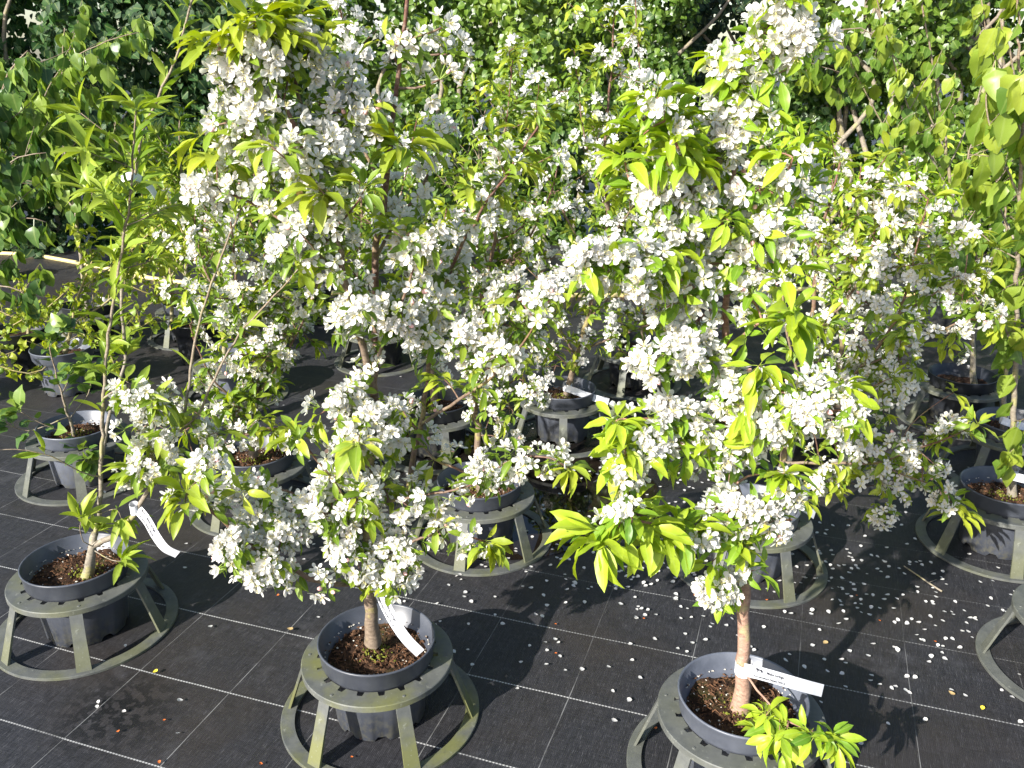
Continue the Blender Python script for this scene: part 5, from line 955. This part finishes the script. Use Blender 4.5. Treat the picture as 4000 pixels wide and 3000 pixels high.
tag('white printed tag bending down from the forked trunk into the pot', [at(812, 1268, y2 - .014), at(824, 1288, y2 - .022), at(838, 1318, y2 - .035), at(856, 1350, y2 - .05), at(880, 1383, y2 - .06), at(908, 1411, y2 - .06)], .027, camU + camR * 1.2, True, None, off=.012)
y1 = B1[1] - .06
tag('white tag curling down from the thin bent limb beside the left pot', [at(296, 1098, y1), at(318, 1125, y1 - .02), at(338, 1160, y1 - .03), at(358, 1185, y1 - .03), at(384, 1198, y1 - .02)], .026, camU * .5 + camR, True, ((at(290, 1098, y1)[0], y1, at(290, 1098, y1)[2]), .011))
y5 = 3.70
tag('long white tag sticking out of the pot behind the puddle', [at(1222, 838, y5 - .03), at(1245, 846, y5 - .05), at(1275, 857, y5 - .05), at(1315, 868, y5 - .05)], .030, camU, False, ((at(1226, 835, y5)[0], y5, at(1226, 835, y5)[2]), .02))
y6 = 2.60
tag('white tag lying across the rim of the pale pot behind the straight trunk', [at(1672, 1070, y6 - .02), at(1700, 1080, y6 - .03), at(1735, 1095, y6), at(1760, 1112, y6 + .02)], .030, camU, False, ((at(1668, 1070, y6)[0], y6, at(1668, 1070, y6)[2]), .018))
y4 = 2.80
tag('white band wrapped round the stem standing in the puddle', [at(1040, 1000, y4 - .02), at(1048, 1012, y4 - .03), at(1056, 1030, y4 - .03), at(1062, 1045, y4 - .02)], .03, camR, False, ((at(1037, 1000, y4)[0], y4, at(1037, 1000, y4)[2]), .0185))
yu = 2.53
tag('white tag curling from the tall thin stem before the dark hedge', [at(262, 388, yu), at(280, 380, yu - .02), at(300, 385, yu), at(325, 405, yu + .02), at(345, 438, yu + .04)], .022, camU, False)
tag('white label strip on the slim upright trunk by the blue grey pot', [at(2162, 1022, 2.72), at(2185, 1028, 2.70), at(2225, 1038, 2.70)], .028, camU, False, ((at(2188, 1020, 2.755)[0], 2.755, at(2188, 1020, 2.755)[2]), .016))
tag('white label in the pot in dappled shade', [at(2165, 908, 3.28), at(2185, 915, 3.27), at(2225, 925, 3.27)], .03, camU, False, ((at(2169, 905, 3.33)[0], 3.33, at(2169, 905, 3.33)[2]), .016))
tag('small white band on the stem of the far pot with thin stand legs', [at(404, 652, 5.17), at(410, 655, 5.16), at(420, 660, 5.16)], .04, camU, False, ((at(403, 650, 5.2)[0], 5.2, at(403, 650, 5.2)[2]), .018))

# ------------------------------------------------------------------ fallen petals, bud scales, twigs, the hose
def petal_mesh(seed, m, k=1.0):
    r = np.random.default_rng(seed); V = petal_verts(0.0165 * k, 0.0165 * k, 0.0022, 0.08 + 0.12 * r.uniform()) - np.array([0.008 * k, 0, 0]); V[:, 2] += 0.0035
    return np_mesh('petal', V, PT, [M[m]], None, True, {'tint': np.full(8, r.uniform(0, .6)), 'ax': np.zeros(8)})
PM = [petal_mesh(k, 'petal') for k in range(5)]
cent = [(1.15, 2.35, .35, 130), (1.0, 2.75, .32, 110), (.45, 2.55, .30, 110), (.55, 3.3, .40, 110), (.15, 2.75, .3, 60), (-.35, 2.9, .35, 70), (.2, 2.15, .3, 26), (.9, 2.1, .3, 30), (1.45, 2.5, .25, 40), (-.7, 2.3, .5, 16), (-.9, 3.2, .5, 40), (0.0, 3.9, .6, 60), (1.2, 3.6, .6, 60), (-1.2, 1.9, .5, 7), (.3, 1.8, .4, 12), (1.3, 1.9, .4, 18), (-.2, 2.4, .25, 14)]
pp = []
for cx, cy, sg, n in cent:
    for k in range(n): pp.append((cx + rng.normal() * sg * .75, cy + rng.normal() * sg * .6))
pp = np.array(pp)
pots = np.array([o.location[:2] for o in bpy.data.objects if o.name.startswith('flower_pot')])
d = np.sqrt(((pp[:, None] - pots[None]) ** 2).sum(2)); pp = pp[(d.min(1) > .128) & ~((d.min(1) > .225) & (d.min(1) < .264))]
u, v, dd = to_px(np.c_[pp, np.zeros(len(pp))]); ok = (u > 0) & (u < 1024) & (v > 0) & (v < 768); pp = pp[ok]; pp = pp[np.argsort(dd[ok])]
for x, y in pp[:290]:
    o = obj('fallen_petal', PM[rng.integers(5)], None, (x, y, 0.0042), label='single white blossom petal lying on the black cloth', category='petal', group='fallen petals on the cloth')
    o.rotation_euler = (rng.normal() * .12, rng.normal() * .12, rng.uniform(0, 6.28)); s = rng.uniform(.7, 1.1); o.scale = (s, s, s)
mb = MB()
for x, y in pp[290:]:
    a = rng.uniform(0, 6.28); V = petal_verts(.0155, .0155, .002, .12) - np.array([.008, 0, -.0075]); ca, sa = math.cos(a), math.sin(a)
    mb.add(np.c_[V[:, 0] * ca - V[:, 1] * sa + x, V[:, 0] * sa + V[:, 1] * ca + y, V[:, 2]], PT, .3)
obj('petal_litter', mb.mesh('petal_litter', [M['petal']]), kind='stuff', label='white blossom petals strewn over the far cloth', category='petals')
OM = [petal_mesh(20 + k, 'orange', .62) for k in range(3)]; DM = petal_mesh(30, 'dry', 1.0); YM = petal_mesh(31, 'yellowfallen', .8)
for u_, v_ in [(355, 1560), (255, 1585), (345, 1652), (565, 1655), (780, 1600), (1200, 1415), (1200, 1352), (1390, 1340), (1415, 1578), (1500, 1290), (1655, 1300), (1850, 1290), (2020, 1390), (760, 1640), (1900, 1345), (600, 1290), (1320, 1255)]:
    q = gnd(u_, v_); o = obj('bud_scale', OM[rng.integers(3)], None, (q[0], q[1], .004), label='small orange brown bud scale lying on the black cloth', category='bud scale', group='orange bud scales on the cloth'); o.rotation_euler = (0, 0, rng.uniform(0, 6.28))
for u_, v_, me, lb in [(2120, 1538, YM, 'bright yellow fallen leaf bit on the cloth by the edge stand'), (2052, 1502, DM, 'dry brown fallen leaf on the cloth, right of the straight tree shadow'), (334, 1458, YM, 'pale yellow crumpled bit lying on the white thread by the left stand'), (625, 1364, DM, 'tan crumpled leaf bit where two white threads cross'), (1780, 1395, DM, 'brown crumb beside the trunk shadow')]:
    q = gnd(u_, v_); o = obj('fallen_leaf', me, None, (q[0], q[1], .004), label=lb, category='fallen leaf'); o.rotation_euler = (0, .2, rng.uniform(0, 6.28)); o.scale = (1.3, 1.1, 1.6)
q = [gnd(1952, 1226), gnd(1985, 1248), gnd(2005, 1262), gnd(2034, 1281)]
mb = MB(); V, T = tube(catmull(np.array(q) + (0, 0, .006), .02), np.linspace(.0022, .0035, len(catmull(np.array(q), .02))), 5); mb.add(V, T, .2)
V, T = tube([q[2] + (0, 0, .006), q[2] + (.03, .01, .012)], [.0022, .001], 4); mb.add(V, T, .2)
obj('fallen_twig', mb.mesh('fallen_twig', [M['bark_grey']]), label='pale dry forked twig lying on the shaded cloth', category='twig')
hp = [gnd(a, b) + (0, 0, .013) for a, b in [(-160, 560), (-60, 550), (60, 553), (120, 562), (240, 585), (345, 607), (600, 632), (1000, 640), (1490, 641), (1720, 628), (2000, 640), (2300, 610)]]
P = catmull(hp, .1); V, T = tube(P, np.full(len(P), .017), 10); mb = MB(); mb.add(V, T)
obj('garden_hose', mb.mesh('garden_hose', [M['hose']]), label='yellow garden hose lying along the cloth behind the pots', category='hose')
